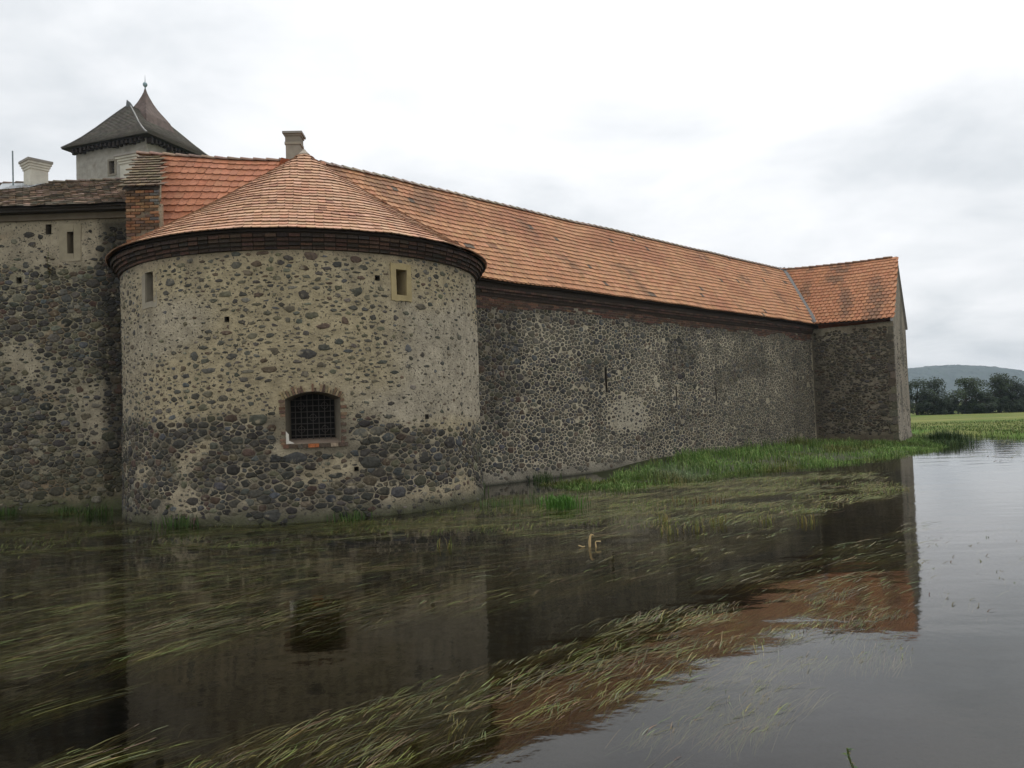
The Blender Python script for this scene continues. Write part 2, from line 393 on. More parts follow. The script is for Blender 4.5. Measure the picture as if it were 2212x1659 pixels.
def tile_roof(P, lenf, slope, row, W, colf, ok, seed, double=True, th=0.016, ln=1.75, lift=0.03, b1=0.995):
    rnd = random.Random(seed); out_ = []; nr = int(slope / row)
    for j in range(nr):
        b = j / nr * b1; n = max(3, int(lenf(b) / W)); wob = rnd.uniform(-.004, .004)
        for lay in ((0, 1) if double else (0,)):
            off = 0.5 * ((j + lay) % 2) if double else 0.5 * (j % 2)
            for i in range(n + 1):
                a = (i + off) / n
                if a > 1: continue
                bb = b + (0.0 if lay == 0 else row * 0.17 / slope) + rnd.uniform(-.012, .010) / slope + wob
                bb = max(0.0, bb)
                p, du, dn = surf(P, a, bb)
                if dn.z < 0: dn = -dn
                if ok and not ok(p, a, bb): continue
                p = p + dn * (0.004 + lay * th * 1.05)
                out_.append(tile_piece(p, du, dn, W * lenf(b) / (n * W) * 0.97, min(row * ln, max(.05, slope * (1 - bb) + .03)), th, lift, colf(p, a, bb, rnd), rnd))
    return out_
def deck(P, na, nb, col, name, parent, mat='wood', drop=0.02, ok=None):
    b = MB(); vs = []; fs = []
    for j in range(nb + 1):
        for i in range(na + 1):
            p, du, dn = surf(P, i / na, j / nb)
            if dn.z < 0: dn = -dn
            vs.append(p - dn * drop)
    for j in range(nb):
        for i in range(na):
            c = P((i + .5) / na, (j + .5) / nb)
            if ok and not ok(c, (i + .5) / na, (j + .5) / nb): continue
            k = j * (na + 1) + i; fs.append((k, k + 1, k + na + 2, k + na + 1))
    b.add(vs, fs, col); return b.build(name, mat, parent)
def ridge_tiles(pts, parent, col, rnd, name='ridge_tile', rad=0.1, ln=0.36, mat='tile', limit=300):
    seg = [Vector(p) for p in pts]; tot = sum((seg[i + 1] - seg[i]).length for i in range(len(seg) - 1))
    def at(t):
        for i in range(len(seg) - 1):
            l = (seg[i + 1] - seg[i]).length
            if t <= l or i == len(seg) - 2: return seg[i].lerp(seg[i + 1], t / l)
            t -= l
    n = int(tot / ln); pcs = []
    for k in range(n):
        a = at(k * ln); c = at(min(tot, k * ln + ln * 1.12)); d = (c - a).normalized(); s = d.cross(Vector((0, 0, 1))).normalized(); u = s.cross(d)
        vs = []; fs = []; m = 6
        for e_, (q, rr, up) in enumerate(((a, rad * 1.12, .022), (c, rad * .92, 0.0))):
            for i in range(m + 1):
                t = math.pi * i / m; vs.append(q + s * math.cos(t) * rr + u * (math.sin(t) * rr * .75 + up - .02))
        for i in range(m): fs.append((i, i + 1, m + 2 + i, m + 1 + i))
        fs.append(tuple(range(m, -1, -1)))
        pcs.append((vs, fs, jit(col, rnd, .2), rad * ln))
    emit(pcs, name, 'ridge_tile_row', mat, parent, limit)
def brick_piece(c, X, Y, Z, hx, hy, hz, col):
    b = MB(); b.box(c, (hx, hy, hz), (X, Y, Z), col); return (b.v, b.f, col, hx * hz * 4)
def pbox(name, c, half, col, mat, parent, axes=None, taper=1.0):
    b = MB(); b.box(c, half, axes, col, taper); return b.build(name, mat, parent)

# ------------------------------------------------------------------ ground, water, hill
def shore_d(x, y):
    sx = 25.7 + max(0.0, 40 - y) * 1.5 + 0.5 * nz3(y * 0.35, 3.1)
    return max(x - sx, y - 57.0, 2.2 - y)
def ground_z(x, y):
    d = shore_d(x, y)
    z = lerp(-0.95, 0.2, sst(-2.2, 0.9, d))
    if d > 0.5: z += 0.10 * nz3(x * 0.12, y * 0.12, 2.0) * sst(0.5, 4, d) + 0.03 * nz3(x * 0.9, y * 0.9, 5.0)
    if y < 2.2: z = lerp(z, 0.4, sst(2.2, 0.5, y) if y < 2.2 else 0)
    return z
def build_ground():
    xs = [-3000, -1200, -500, -200, -100, -60, -40] + [-30 + 2.0 * i for i in range(24)] + [18 + 0.5 * i for i in range(90)] + [64 + 4 * i for i in range(12)] + [130, 200, 400, 900, 1600, 3000]
    ys = [-30, -10, -3, 0, 0.5, 1, 1.5, 2, 2.5, 3, 4, 6, 10, 15, 20, 25] + [27 + 0.7 * i for i in range(50)] + [63, 67, 72, 78, 85, 92, 100, 110, 125, 150, 200, 300, 500, 900, 1500, 3200]
    v = [(x, y, ground_z(x, y)) for y in ys for x in xs]; n = len(xs)
    f = [(j * n + i, j * n + i + 1, (j + 1) * n + i + 1, (j + 1) * n + i) for j in range(len(ys) - 1) for i in range(n - 1)]
    tag(mesh_obj('ground', v, f, [(.1, .12, .04)] * len(v), 'ground', None, True), kind='structure')
    v = [(-80, -4, 0), (140, -4, 0), (140, 70, 0), (-80, 70, 0)]
    tag(mesh_obj('water', v, [(0, 1, 2, 3)], [(.02, .02, .015)] * 4, 'water'), kind='structure')
    xs = [150 + 8.0 * i for i in range(270)]; ys = [1650 + 14.0 * i for i in range(50)]; rnd = random.Random(4); v = []; c = []
    for y in ys:
        for x in xs:
            k = math.exp(-((y - 2000) / 190.0) ** 2)
            h = (18 + 71 * math.exp(-((x - 1090) / 300.0) ** 2) + 26 * math.exp(-((x - 560) / 260.0) ** 2)) * k
            h += (2.6 * abs(nz3(x / 13, y / 13, 1)) + rnd.uniform(0, 3.0)) * (1 if k > .1 else 0) + 4 * nz3(x / 90, y / 90, 7) * k
            v.append((x + rnd.uniform(-3, 3), y + rnd.uniform(-4, 4), h + 0.4)); g = rnd.uniform(.8, 1.2)
            c.append((.030 * g, .048 * g, .030 * g))
    n = len(xs); f = [(j * n + i, j * n + i + 1, (j + 1) * n + i + 1, (j + 1) * n + i) for j in range(len(ys) - 1) for i in range(n - 1)]
    tag(mesh_obj('hill', v, f, c, vmat('forest', 0.9, 0.02, .8, 1.2, 0)), kind='structure')
build_ground()

# ------------------------------------------------------------------ layout of the castle
WA = Vector((-0.93, 23.4, 0)); WU = Vector((.7033, .7109, 0)); WN = Vector((-.7109, .7033, 0))
def SN(s, n, z=0.0): q = WA + WU * s + WN * n; q.z = z; return q
PAIRS = [((.25, 24.65), (.45, 24.1), -.2), ((1.18, 25.5), (.75, 22.6), -.14), ((1.9, 26.2), (1.45, 20.9), -.06), ((3.3, 27.7), (2.6, 20.5), .06),
         ((5.05, 29.4), (4.15, 21.3), .28), ((7.16, 31.6), (6.7, 23.8), .3), ((9.6, 34.1), (9.46, 25.7), .3), ((12.4, 36.9), (12.5, 27.5), .3),
         ((14.9, 39.4), (15.1, 29.8), .28), ((16.3, 38.05), (16.7, 31.4), .2), ((17.64, 36.7), (18.4, 34.0), .12), ((18.9, 38.7), (20.9, 37.9), .15), ((20.6, 41.5), (22.2, 42.0), .15), ((20.8, 47), (22.3, 47), .15)]
def bank_pt(t, wv):
    t = min(max(t, 0), len(PAIRS) - 1.001); i = int(t); k = t - i; a, b = PAIRS[i], PAIRS[i + 1]
    ix, iy = lerp(a[0][0], b[0][0], k), lerp(a[0][1], b[0][1], k); ox, oy = lerp(a[1][0], b[1][0], k), lerp(a[1][1], b[1][1], k)
    x, y = lerp(ix, ox, wv), lerp(iy, oy, wv); z = lerp(lerp(a[2], b[2], k), -0.12, max(0.0, wv) ** 1.6) + 0.03 * nz3(x * 1.3, y * 1.3)
    return Vector((x, y, z))
def build_bank():
    na, nb = 104, 16; v = []; f = []; c = []
    for i in range(na + 1):
        for j in range(nb + 1):
            wv = -0.12 + j / nb * 1.25
            p = bank_pt(i / na * (len(PAIRS) - 1.01), wv); v.append(p); g = .8 + .4 * abs(nz3(p.x, p.y, 9))
            c.append((.045 * g, .052 * g, .018 * g))
    for i in range(na):
        for j in range(nb): k = i * (nb + 1) + j; f.append((k, k + 1, k + nb + 2, k + nb + 1))
    tag(mesh_obj('bank', v, f, c, 'grass', None, True), kind='structure')
build_bank()

# ------------------------------------------------------------------ round tower
def build_tower():
    T = thing('round_tower', (TC.x, TC.y, 0), 'squat round stone tower with orange conical tiled roof standing in the moat', 'tower')
    n0 = Vector((-TC.x, -TC.y, 0)).normalized(); t0 = Vector((-n0.y, n0.x, 0))
    def mp(s, z, d):
        th = s / TR; r = TR + d + 0.05 * sst(0.9, -0.3, z); q = TC + (n0 * math.cos(th) + t0 * math.sin(th)) * r; return Vector((q.x, q.y, z))
    def disp(s, z): return .030 * nz3(s * .45, z * .45, 1) + .012 * nz3(s * 2.1, z * 2.1, 2) + .007 * nz3(s * 7, z * 7, 3)
    hs = [(-3.88, -3.57, 4.74, 5.38), (1.93, 2.21, 4.74, 5.30), (-0.50, 0.60, 1.60, 2.66), (1.43, 1.54, 5.02, 5.13), (-1.71, -1.61, 4.15, 4.26), (2.62, 2.72, 2.02, 2.12), (.86, .95, .98, 1.07)]
    pads = [.17, .15, .16, .01, .01, .01, .01]
    holes = [h + (p,) for h, p in zip(hs, pads)]
    def zone(s, z):           # how far the face has lost its render: 0 rendered, 1 bare stone
        line = 2.18 + .16 * nz3(s * .8, 4.2) + .16 * nz3(s * 2.1, z * 1.5, 1.2) + .10 * nz3(s * 5, z * 5, 2.2) - .38 * sst(.8, 3.0, s) + .12 * sst(-.8, .2, s) * sst(.9, .4, s)
        return sst(line + .22, line - .22, z) * (1 - .75 * sst(.10, .42, nz3(s * .9 + 3, z * 1.6, 17)) * sst(2.1, 1.6, z))
    def plain(s, z):          # smooth render at the right-hand middle
        return sst(1.2, 2.6, s + .5 * nz3(s, z, 6)) * sst(1.7, 2.4, z) * sst(4.9, 3.9, z + .4 * nz3(s * 1.4, z * 1.4, 8)) + sst(.5, .78, nz3(s * .35 + 4, z * .6, 12) * .5 + .5) * (1 - zone(s, z)) * .8
    def colf(s, z):
        a = (.42, .345, .218); g = 1 + .16 * nz3(s * .9, z * .9, 4) + .1 * nz3(s * 3, z * 3, 5)
        a = mixc(a, (.43, .37, .275), min(1, plain(s, z)))
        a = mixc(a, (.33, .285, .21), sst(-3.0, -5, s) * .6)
        k = zone(s, z); d = mixc((.19, .165, .122), (.38, .325, .23), sst(-.05, .35, nz3(s * 1.1, z * 4.2, 14) + .25 * sst(1.5, 4, s)))
        a = mixc(a, d, k * .9)
        a = mixc(a, (.16, .145, .11), sst(.42, .12, z + .12 * nz3(s * 1.5, 7)) * .8)
        a = mixc(a, (.075, .07, .05), sst(.16, .0, z + .05 * nz3(s * 3, 3)))
        for cs, zt, w_ in ((-3.72, 4.7, .2), (2.07, 4.7, .18), (.05, 1.5, .5), (1.48, 5.0, .08), (-1.66, 4.15, .09), (.9, 5.6, .3), (-2.4, 5.6, .35)):   # rain stains under sills and eaves
            if z < zt: a = mixc(a, (.19, .16, .115), sst(w_, 0, abs(s - cs + .08 * nz3(z * 2.2, cs))) * sst(zt - 1.5, zt, z) * .55)
        a = mixc(a, (.085, .09, .04), sst(.35, .05, z + .14 * nz3(s * 2.4, 11)) * .55)
        a = mixc(a, (.20, .16, .12), sst(5.35, 5.62, z + .15 * nz3(s * 2, 9)) * .6)
        return tuple(x * g for x in a)
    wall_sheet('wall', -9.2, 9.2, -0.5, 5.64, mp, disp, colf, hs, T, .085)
    b = MB(); n = 40; vs = []
    for k in range(n + 1):
        s = lerp(9.2, 2 * math.pi * TR - 9.2, k / n)
        for z in (-.5, 5.64): vs.append(mp(s, z, 0))
    b.add(vs, [(2 * k, 2 * k + 2, 2 * k + 3, 2 * k + 1) for k in range(n)], (.3, .26, .19)); b.build('rear_wall', 'mortar', T, True)
    def dens(s, z, r=.1):
        k = zone(s, z); p = min(1, plain(s, z))
        low = sst(.40, .15, z)
        pr = lerp(lerp(.97 if r > .09 else .66, .55 if r > .09 else .36, p), .99, k) * lerp(1, .55, low); sc = lerp(lerp(.90, .64, p), 1.0, k)
        if k < .5:
            q = (nz3(s * 9.7, z * 9.7, 3) + 1) / 2; sc *= lerp(.6, 1.15, q)
        return pr, sc, lerp(.010, .012, k)
    def pal(s, z, rnd): return mixc(pick(PAL_DARK if rnd.random() < zone(s, z) * .8 else PAL_MID, rnd), (.30, .26, .18), .06 * (1 - zone(s, z)))
    st = make_stones(-8.4, 8.4, .03, 5.58, dens, holes, mp, disp, pal, 11, asp=1.65, sizes=(.21, .14, .10, .075, .054))
    emit(st, 'stone', 'stone_field', 'stone', T, 300, True)
    # slit windows
    for h, fc, sp in ((holes[0], (.34, .30, .23), .03), (holes[1], (.43, .34, .18), .03)):
        b = MB(); frame_boxes(b, mp, h, .13, .018, fc); W_ = b.build('window', 'plaster', T)
        b = MB(); q = reveal(b, mp, h, .45, mixc(fc, (.12, .1, .08), .4), sp); b.build('reveal', 'plaster', W_)
        b = MB(); b.add(q, [(0, 1, 2, 3)], (.012, .011, .01)); b.build('window_back', 'wood', W_)
    for h in holes[3:]:
        b = MB(); q = reveal(b, mp, h, .3, (.12, .10, .08)); b.add(q, [(0, 1, 2, 3)], (.02, .018, .015)); b.build('putlog_hole', 'mortar', T)
    # the arched window with its grille
    rnd = random.Random(5); h = hs[2]; s0, s1, z0, z1 = h; sm = (s0 + s1) / 2; hw = (s1 - s0) / 2; zs = z1 - .14
    def arch(t): return zs + .14 * (1 - t * t) if abs(t) < 1 else zs
    WIN = MB(); n = 14; vs = []; fs = []
    for k in range(n + 1):
        t = -1 + 2 * k / n; s = sm + hw * t; za = arch(t)
        vs += [mp(s, z1 + .012, disp(s, z1) + .002), mp(s, za, .014), mp(sm + (hw - .05) * t, za - .03, -.45)]
    for k in range(n): fs += [(3 * k, 3 * k + 3, 3 * k + 4, 3 * k + 1), (3 * k + 1, 3 * k + 4, 3 * k + 5, 3 * k + 2)]
    WIN.add(vs, fs, (.16, .13, .095))  # shade of the reveal painted in, deepest on left jamb and arch
    def quad(a, c, col): WIN.add([mp(*a[0]), mp(*a[1]), mp(*c[1]), mp(*c[0])], [(0, 1, 2, 3)], col)
    quad(((s0, z0, .014), (s0, zs, .014)), ((s0 + .05, z0 + .1, -.45), (s0 + .05, zs - .03, -.45)), (.13, .11, .08))
    quad(((s1, z0, .014), (s1, zs, .014)), ((s1 - .05, z0 + .1, -.45), (s1 - .05, zs - .03, -.45)), (.22, .19, .145))
    quad(((s0, z0, .014), (s1, z0, .014)), ((s0 + .05, z0 + .1, -.45), (s1 - .05, z0 + .1, -.45)), (.26, .20, .15))
    W_ = WIN.build('arched_window', 'plaster', T); W_['label'] = 'segmental arched window with brick surround and iron grille'
    b = MB(); b.add([mp(s0 + .02, z0 + .02, -.45), mp(s1 - .02, z0 + .02, -.45), mp(s1 - .02, z1, -.45), mp(s0 + .02, z1, -.45)], [(0, 1, 2, 3)], (.010, .009, .008)); b.build('window_back', 'wood', W_)
    gi = (.05, .042, .035)
    for k in range(7):
        s = lerp(s0 + .10, s1 - .10, (k + .5) / 7); b = MB(); b.tube([mp(s, z0 + .08, -.32), mp(s, z1 - .03, -.32)], .009, gi, 5); b.build('grille_bar', 'iron', W_)
    for k in range(7):
        z = lerp(z0 + .1, z1 - .1, (k + .5) / 7); b = MB(); b.tube([mp(lerp(s0 + .07, s1 - .07, i / 4), z, -.315) for i in range(5)], .009, gi, 5); b.build('grille_bar', 'iron', W_)
    for (i, j) in ((1, 5), (5, 5), (3, 3), (1, 1), (5, 1)):
        sc_, zc = lerp(s0 + .10, s1 - .10, (i + .5) / 7), lerp(z0 + .1, z1 - .1, (j + .5) / 7)
        b = MB(); b.tube([mp(sc_ + .07 * math.cos(k * math.pi / 8), zc + .07 * math.sin(k * math.pi / 8), -.31) for k in range(17)], .007, gi, 5); b.build('grille_ring', 'iron', W_)
    def axes(s, ang=0):
        th = s / TR; N_ = n0 * math.cos(th) + t0 * math.sin(th); X = -n0 * math.sin(th) + t0 * math.cos(th); Z = Vector((0, 0, 1))
        return X * math.cos(ang) + Z * math.sin(ang), N_, Z * math.cos(ang) - X * math.sin(ang)
    BR = [(.165, .09, .06), (.22, .14, .09), (.17, .11, .08), (.29, .215, .135), (.13, .085, .063)]
    for k in range(23):                              # arch of bricks on edge
        t = -1.04 + 2.08 * k / 22; ang = -t * .48; s = sm + hw * t; za = arch(max(-.98, min(.98, t)))
        if k in (9, 10, 13): continue
        X, N_, Z = axes(s, ang); lh = rnd.uniform(.055, .085) if rnd.random() < .8 else .04
        c = mp(s, za, .0) + Z * (lh + .004); p = brick_piece(c, X, N_, Z, .019, .03, lh, jit(BR[rnd.randrange(5)] if rnd.random() < .55 else (.33, .25, .15), rnd))
        o = mesh_obj('brick', p[0], p[1], [p[2]] * 8, 'brick', W_, center=True)
    for sd_ in (-1, 1):                               # jambs
        z = z0 - .02
        while z < zs + .02:
            ln = rnd.uniform(.06, .13); s = (s0 - ln * .5 - .004) if sd_ < 0 else (s1 + ln * .5 + .004)
            if rnd.random() < .66:
                X, N_, Z = axes(s); p = brick_piece(mp(s, z + .035, .0), X, N_, Z, ln * .5, .022 + rnd.uniform(0, .016), .029, jit(BR[rnd.choice((0, 0, 1, 2, 4))], rnd))
                mesh_obj('brick', p[0], p[1], [p[2]] * 8, 'brick', W_, center=True)
            z += .072
    s = s0 - .06
    while s < s1 + .04:                               # sill
        ln = rnd.uniform(.10, .24); X, N_, Z = axes(s + ln / 2)
        col = (.40, .13, .05) if abs(s + ln / 2 - sm + .03) < .09 else rnd.choice(((.15, .08, .058), (.20, .11, .075), (.36, .28, .2), (.10, .07, .052), (.12, .1, .08)))
        p = brick_piece(mp(s + ln / 2, z0 - .045, .0), X, N_, Z, ln / 2 - .004, .05, .038, jit(col, rnd)); mesh_obj('sill_brick', p[0], p[1], [p[2]] * 8, 'brick', W_, center=True); s += ln
    b = MB(); b.add([mp(s0 + .0, z0 + .27, .025), mp(s0 + .055, z0 + .2, .005), mp(s0 + .06, z0 + .07, .01), mp(s0 + .17, z0 + .012, .02), mp(s0, z0 + .004, .03)], [(0, 1, 2, 3, 4)][::1], (.62, .58, .5)); b.build('plaster_patch', 'plaster', W_)
    # corbelled brick cornice
    rnd = random.Random(8); CR = MB(); n = 90; vs = []
    prof = [(TR - .05, 5.60), (TR + .02, 5.60), (TR + .22, 5.93), (TR + .1, 6.0)]
    for k in range(n + 1):
        th = -2.15 + 4.3 * k / n; N_ = n0 * math.cos(th) + t0 * math.sin(th)
        for r, z in prof: q = TC + N_ * r; vs.append(Vector((q.x, q.y, z)))
    CR.add(vs, [(4 * k + i, 4 * k + 4 + i, 4 * k + 5 + i, 4 * k + 1 + i) for k in range(n) for i in range(3)], (.05, .036, .028)); C_ = CR.build('cornice', 'brick', T)
    pcs = []
    for j, (ro, z) in enumerate(((.045, 5.645), (.095, 5.72), (.15, 5.795), (.205, 5.87))):
        r = TR + ro; nb = int(4.3 * r / .235)
        for k in range(nb):
            th = -2.15 + 4.3 * (k + .5 * (j % 2)) / nb; N_ = n0 * math.cos(th) + t0 * math.sin(th); X = -n0 * math.sin(th) + t0 * math.cos(th); zz_ = Vector((0, 0, 1))
            q = TC + N_ * (r - .05 + rnd.uniform(-.008, .008)); q.z = z + rnd.uniform(-.004, .004)
            pcs.append(brick_piece(q, X, N_, zz_, .108, .058, .032, jit(rnd.choice(((.078, .048, .036), (.062, .043, .034), (.095, .054, .038), (.048, .038, .032))), rnd, .25)))
    emit(pcs, 'brick', 'brick_field', 'brick', C_)
    # cone roof
    def P(a, b):
        th = -2.5 + 5.0 * a; N_ = n0 * math.cos(th) + t0 * math.sin(th); r = CONE_R * (1 - b)
        q = TC + N_ * r; q.z = lerp(CONE_Z0, CONE_Z1, b) - .10 * math.sin(math.pi * min(max(b, 0), 1)) * 1.0 + .03 * nz3(th * 2.2, b * 3, 21) * (1 - b) + .028 * abs(math.sin(th * 4.0)) * (1 - b) * b * 3 + .012 * nz3(th * 9, b * 8, 22) * (1 - b)
        return q
    RF = deck(P, 80, 12, (.06, .045, .035), 'roof', T)
    def tcol(p, a, b, rnd):
        c = mixc((.565, .31, .185), (.61, .37, .24), rnd.random()); k = nz3(p.x * .9, p.y * .9, 31)
        c = mixc(c, (.50, .245, .145), sst(.0, .5, k) * .6)
        if rnd.random() < .05: c = (.38, .19, .12)
        return jit(c, rnd, .13)
    tl = tile_roof(P, lambda b: 5.0 * CONE_R * (1 - b), 5.6, .215, .18, tcol, None, 3, double=False, th=.022, ln=1.5, lift=.042, b1=.985)
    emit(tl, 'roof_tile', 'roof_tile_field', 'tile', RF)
    b = MB(); prof = [(.16, -.07), (.15, .0), (.10, .05), (.05, .10), (.035, .13), (.0, .15)]; vs = []
    for r, z in prof:
        for k in range(10): vs.append((TC.x + r * math.cos(k * .6283), TC.y + r * math.sin(k * .6283), CONE_Z1 - .01 + z))
    b.add(vs, [(i * 10 + k, i * 10 + (k + 1) % 10, i * 10 + 10 + (k + 1) % 10, i * 10 + 10 + k) for i in range(5) for k in range(10)], (.42, .36, .29)); b.build('apex_cap', 'plaster', RF)
build_tower()
# ------------------------------------------------------------------ long range with the orange roof
UP = Vector((0, 0, 1))
JS, JN, JZ = 24.4, 2.25, 9.3                  # where the two ridges meet
PKS, PKN, PKZ = 25.25, -3.2, 9.16             # gable peak
ES0, EN0 = 22.18, -.32                        # valley foot
QH = Vector((-5.2, 22.2, 0))
def und(s, b): return .06 * nz3(s * .35, b * 1.5, 41) + .025 * nz3(s * 1.1, b * 3, 42)
def build_range():
    T = thing('castle_range', SN(10, 2.2), 'long stone castle range with a long orange tiled roof running into the distance', 'building')
    def mp(s, z, d): q = SN(s, -d - .05 * sst(.8, -.2, z)); q.z = z; return q
    def disp(s, z): return .05 * nz3(s * .25, z * .4, 51) + .014 * nz3(s * 1.9, z * 1.9, 52) + .008 * nz3(s * 6, z * 6, 53)
    hs = [(5.90, 6.01, 2.72, 3.60), (10.23, 10.31, 2.2, 2.95), (13.16, 13.24, 2.35, 2.9)]
    holes = [h + (-.04,) for h in hs]
    def far(s): return sst(9, 17, s)
    def stain(s, z):
        k = 0.0
        for c_, w_, zl, zh in ((5.55, .45, 1.0, 4.2), (5.0, .5, 2.2, 3.6), (9.9, .22, 1.4, 4.6), (13.3, .3, 1.2, 5), (11.6, .6, 3.6, 5.4), (17.3, .5, .6, 5), (20.6, .7, .5, 5.4), (8.6, .9, .9, 1.5)):
            k = max(k, sst(w_, 0, abs(s - c_ + .2 * nz3(z * 1.2, c_))) * sst(zl - .3, zl + .5, z) * sst(zh + .5, zh - .4, z))
        return k * (.25 + .75 * sst(-.25, .35, nz3(s * .9, z * 1.3, 66))) * lerp(1, .6, far(s))
    def pale(s, z):
        k = sst(.12, .5, nz3(s * .42 + 9, z * .55, 64) + .35 * sst(.95, .5, z + .1 * nz3(s, 1)))
        for cs, cz, a_, b_ in ((13.6, 2.55, .8, .45), (17.9, 3.0, 1.5, .7), (3.4, 4.5, 1.6, .5), (9.0, 4.2, 1.2, .35)): k = max(k, sst(1.3, .4, math.hypot((s - cs) / a_, (z - cz) / b_) + .45 * nz3(s * 1.5, z * 1.5, cs)))
        return k
    def patch(s, z): return sst(1.35, .6, math.hypot((s - 7.3) / 1.15, (z - 1.95) / .62) + .35 * nz3(s * 1.6, z * 1.6, 5))
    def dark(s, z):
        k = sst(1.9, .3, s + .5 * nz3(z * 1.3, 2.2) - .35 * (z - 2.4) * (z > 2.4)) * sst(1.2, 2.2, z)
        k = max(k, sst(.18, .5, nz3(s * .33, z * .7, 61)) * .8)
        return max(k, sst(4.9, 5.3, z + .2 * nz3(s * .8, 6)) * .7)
    def colf(s, z):
        a = mixc((.47, .405, .29), (.37, .32, .225), far(s)); g = 1 + .18 * nz3(s * .7, z * .7, 54) + .12 * nz3(s * 2.6, z * 2.6, 55)
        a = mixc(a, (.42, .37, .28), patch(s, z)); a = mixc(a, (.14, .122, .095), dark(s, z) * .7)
        a = mixc(a, (.54, .47, .345), pale(s, z) * .7); a = mixc(a, (.09, .08, .065), stain(s, z) * .7)     # worn pointing, soot and rain streaks
        a = mixc(a, (.20, .185, .15), sst(.5, .25, z + .1 * nz3(s, 3)) * .7)
        a = mixc(a, (.06, .06, .04), sst(.14, .0, z))
        return tuple(x * g for x in a)
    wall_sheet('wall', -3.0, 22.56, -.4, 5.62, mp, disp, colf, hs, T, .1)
    def dens(s, z, r=.1):
        p = patch(s, z); k = dark(s, z); v = nz3(s * .5, z * .8, 57)
        return lerp(.985, .75, p) * lerp(1, .35, sst(.42, .2, z)), lerp(lerp(.99, 1.02, k) - .06 * sst(.1, .5, v), .68, p), .010
    def pal(s, z, rnd):
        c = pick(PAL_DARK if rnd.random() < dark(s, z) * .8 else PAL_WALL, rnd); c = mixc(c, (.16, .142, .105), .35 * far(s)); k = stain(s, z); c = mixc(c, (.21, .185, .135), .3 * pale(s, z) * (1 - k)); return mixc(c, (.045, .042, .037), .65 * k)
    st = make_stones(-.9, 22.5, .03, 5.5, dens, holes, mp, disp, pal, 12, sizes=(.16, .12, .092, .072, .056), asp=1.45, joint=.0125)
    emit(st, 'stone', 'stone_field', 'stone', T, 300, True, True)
    for h in holes:
        b = MB(); q = reveal(b, mp, h, .35, (.07, .06, .05)); b.add(q, [(0, 1, 2, 3)], (.015, .013, .012)); b.build('wall_slot', 'mortar', T)
    rnd = random.Random(14); pcs = []
    CB = MB()
    pr = [(-.02, 5.58), (-.04, 5.6), (-.17, 5.9), (-.15, 6.03), (.3, 6.62)]
    vs = [SN(s, n, z - .0025 * max(0, s)) for s in np.linspace(-3, 23.0, 40) for n, z in pr]
    CB.add(vs, [(5 * k + i, 5 * k + 5 + i, 5 * k + 6 + i, 5 * k + 1 + i) for k in range(39) for i in range(4)], (.05, .038, .03)); CO = CB.build('cornice', 'brick', T)
    for j in range(9):
        z = 5.20 + j * .078; outw = .012 if j < 6 else (.05, .11, .165)[j - 6]; s = -.8 + .13 * (j % 2)
        while s < 22.3:
            low = 5.34 + .2 * nz3(s * .55, 8.8) - .1 * sst(2, 0, s)
            zz_ = z - .0025 * s
            if z > low and rnd.random() < .97:
                q = SN(s + .12, .05 - outw - (disp(s, z) if j < 6 else 0), zz_)
                c = rnd.choice(((.125, .07, .048), (.10, .06, .045), (.155, .085, .055), (.08, .055, .043))) if j < 6 else rnd.choice(((.10, .06, .045), (.075, .05, .04)))
                pcs.append(brick_piece(q, WU, -WN, UP, .118, .06, .033, jit(c, rnd, .25)))
            s += .245
    emit(pcs, 'brick', 'brick_field', 'brick', CO, 300, False, True)
    sa, sb = -5.2, 24.7
    def P(a, b):
        s = lerp(sa, sb, a); q = SN(s, lerp(EN0, JN, b))
        q.z = lerp(6.03 - .0025 * s, 9.3 - .10 * math.sin(math.pi * min(1, max(0, (s + 4) / 28.0))) * .6, b) + und(s, b); return q
    def ok(p, a, b):
        q = p - WA; s = q.dot(WU); n = q.dot(WN)
        if s > ES0 + (n - EN0) / (JN - EN0) * (JS - ES0) + .05: return False
        if (p - QH).dot(Vector((.924, .383, 0))) < -.02: return False
        return math.hypot(p.x - TC.x, p.y - TC.y) > 4.0 or p.z > CONE_Z1 - (CONE_Z1 - CONE_Z0) * math.hypot(p.x - TC.x, p.y - TC.y) / CONE_R - .05
    RF = deck(P, 60, 8, (.055, .04, .03), 'roof', T, ok=ok)
    def tcol(p, a, b, rnd):
        s = (p - WA).dot(WU); c = mixc((.485, .23, .117), (.53, .28, .15), rnd.random())
        c = mixc(c, (.38, .165, .09), sst(.1, .5, nz3(s * .4, b * 2, 71)) * .7)
        age = sst(.2, .55, nz3(s * .9, b * 4, 72) + .45 * sst(4.5, -2, s) * sst(.2, .9, b))
        c = mixc(c, (.22, .125, .075), age * (.7 if rnd.random() < .7 else .3))
        if rnd.random() < .012: c = (.13, .095, .07)
        return jit(c, rnd, .14)
    tl = tile_roof(P, lambda b: sb - sa, 4.15, .21, .2, tcol, ok, 21, th=.022, lift=.045)
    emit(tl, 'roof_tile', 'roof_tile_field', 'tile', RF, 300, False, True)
    rp = [P((s - sa) / (sb - sa), 1.0) + UP * .05 for s in np.linspace(-3.8, 24.3, 24)]
    ridge_tiles(rp, RF, (.40, .33, .27), random.Random(3), rad=.115)
    b = MB()                                          # rear slope, rear wall
    b.add([SN(-5, 2.25, 9.26), SN(24.4, 2.25, 9.26), SN(24.4, 5.1, 6), SN(-5, 5.1, 6)], [(0, 1, 2, 3)], (.36, .14, .075)); b.build('rear_roof', 'tile', T)
    b = MB(); b.add([SN(-5, 4.8, -.4), SN(22, 4.8, -.4), SN(22, 4.8, 6.2), SN(-5, 4.8, 6.2)], [(0, 1, 2, 3)], (.3, .26, .2)); b.build('rear_wall', 'mortar', T)
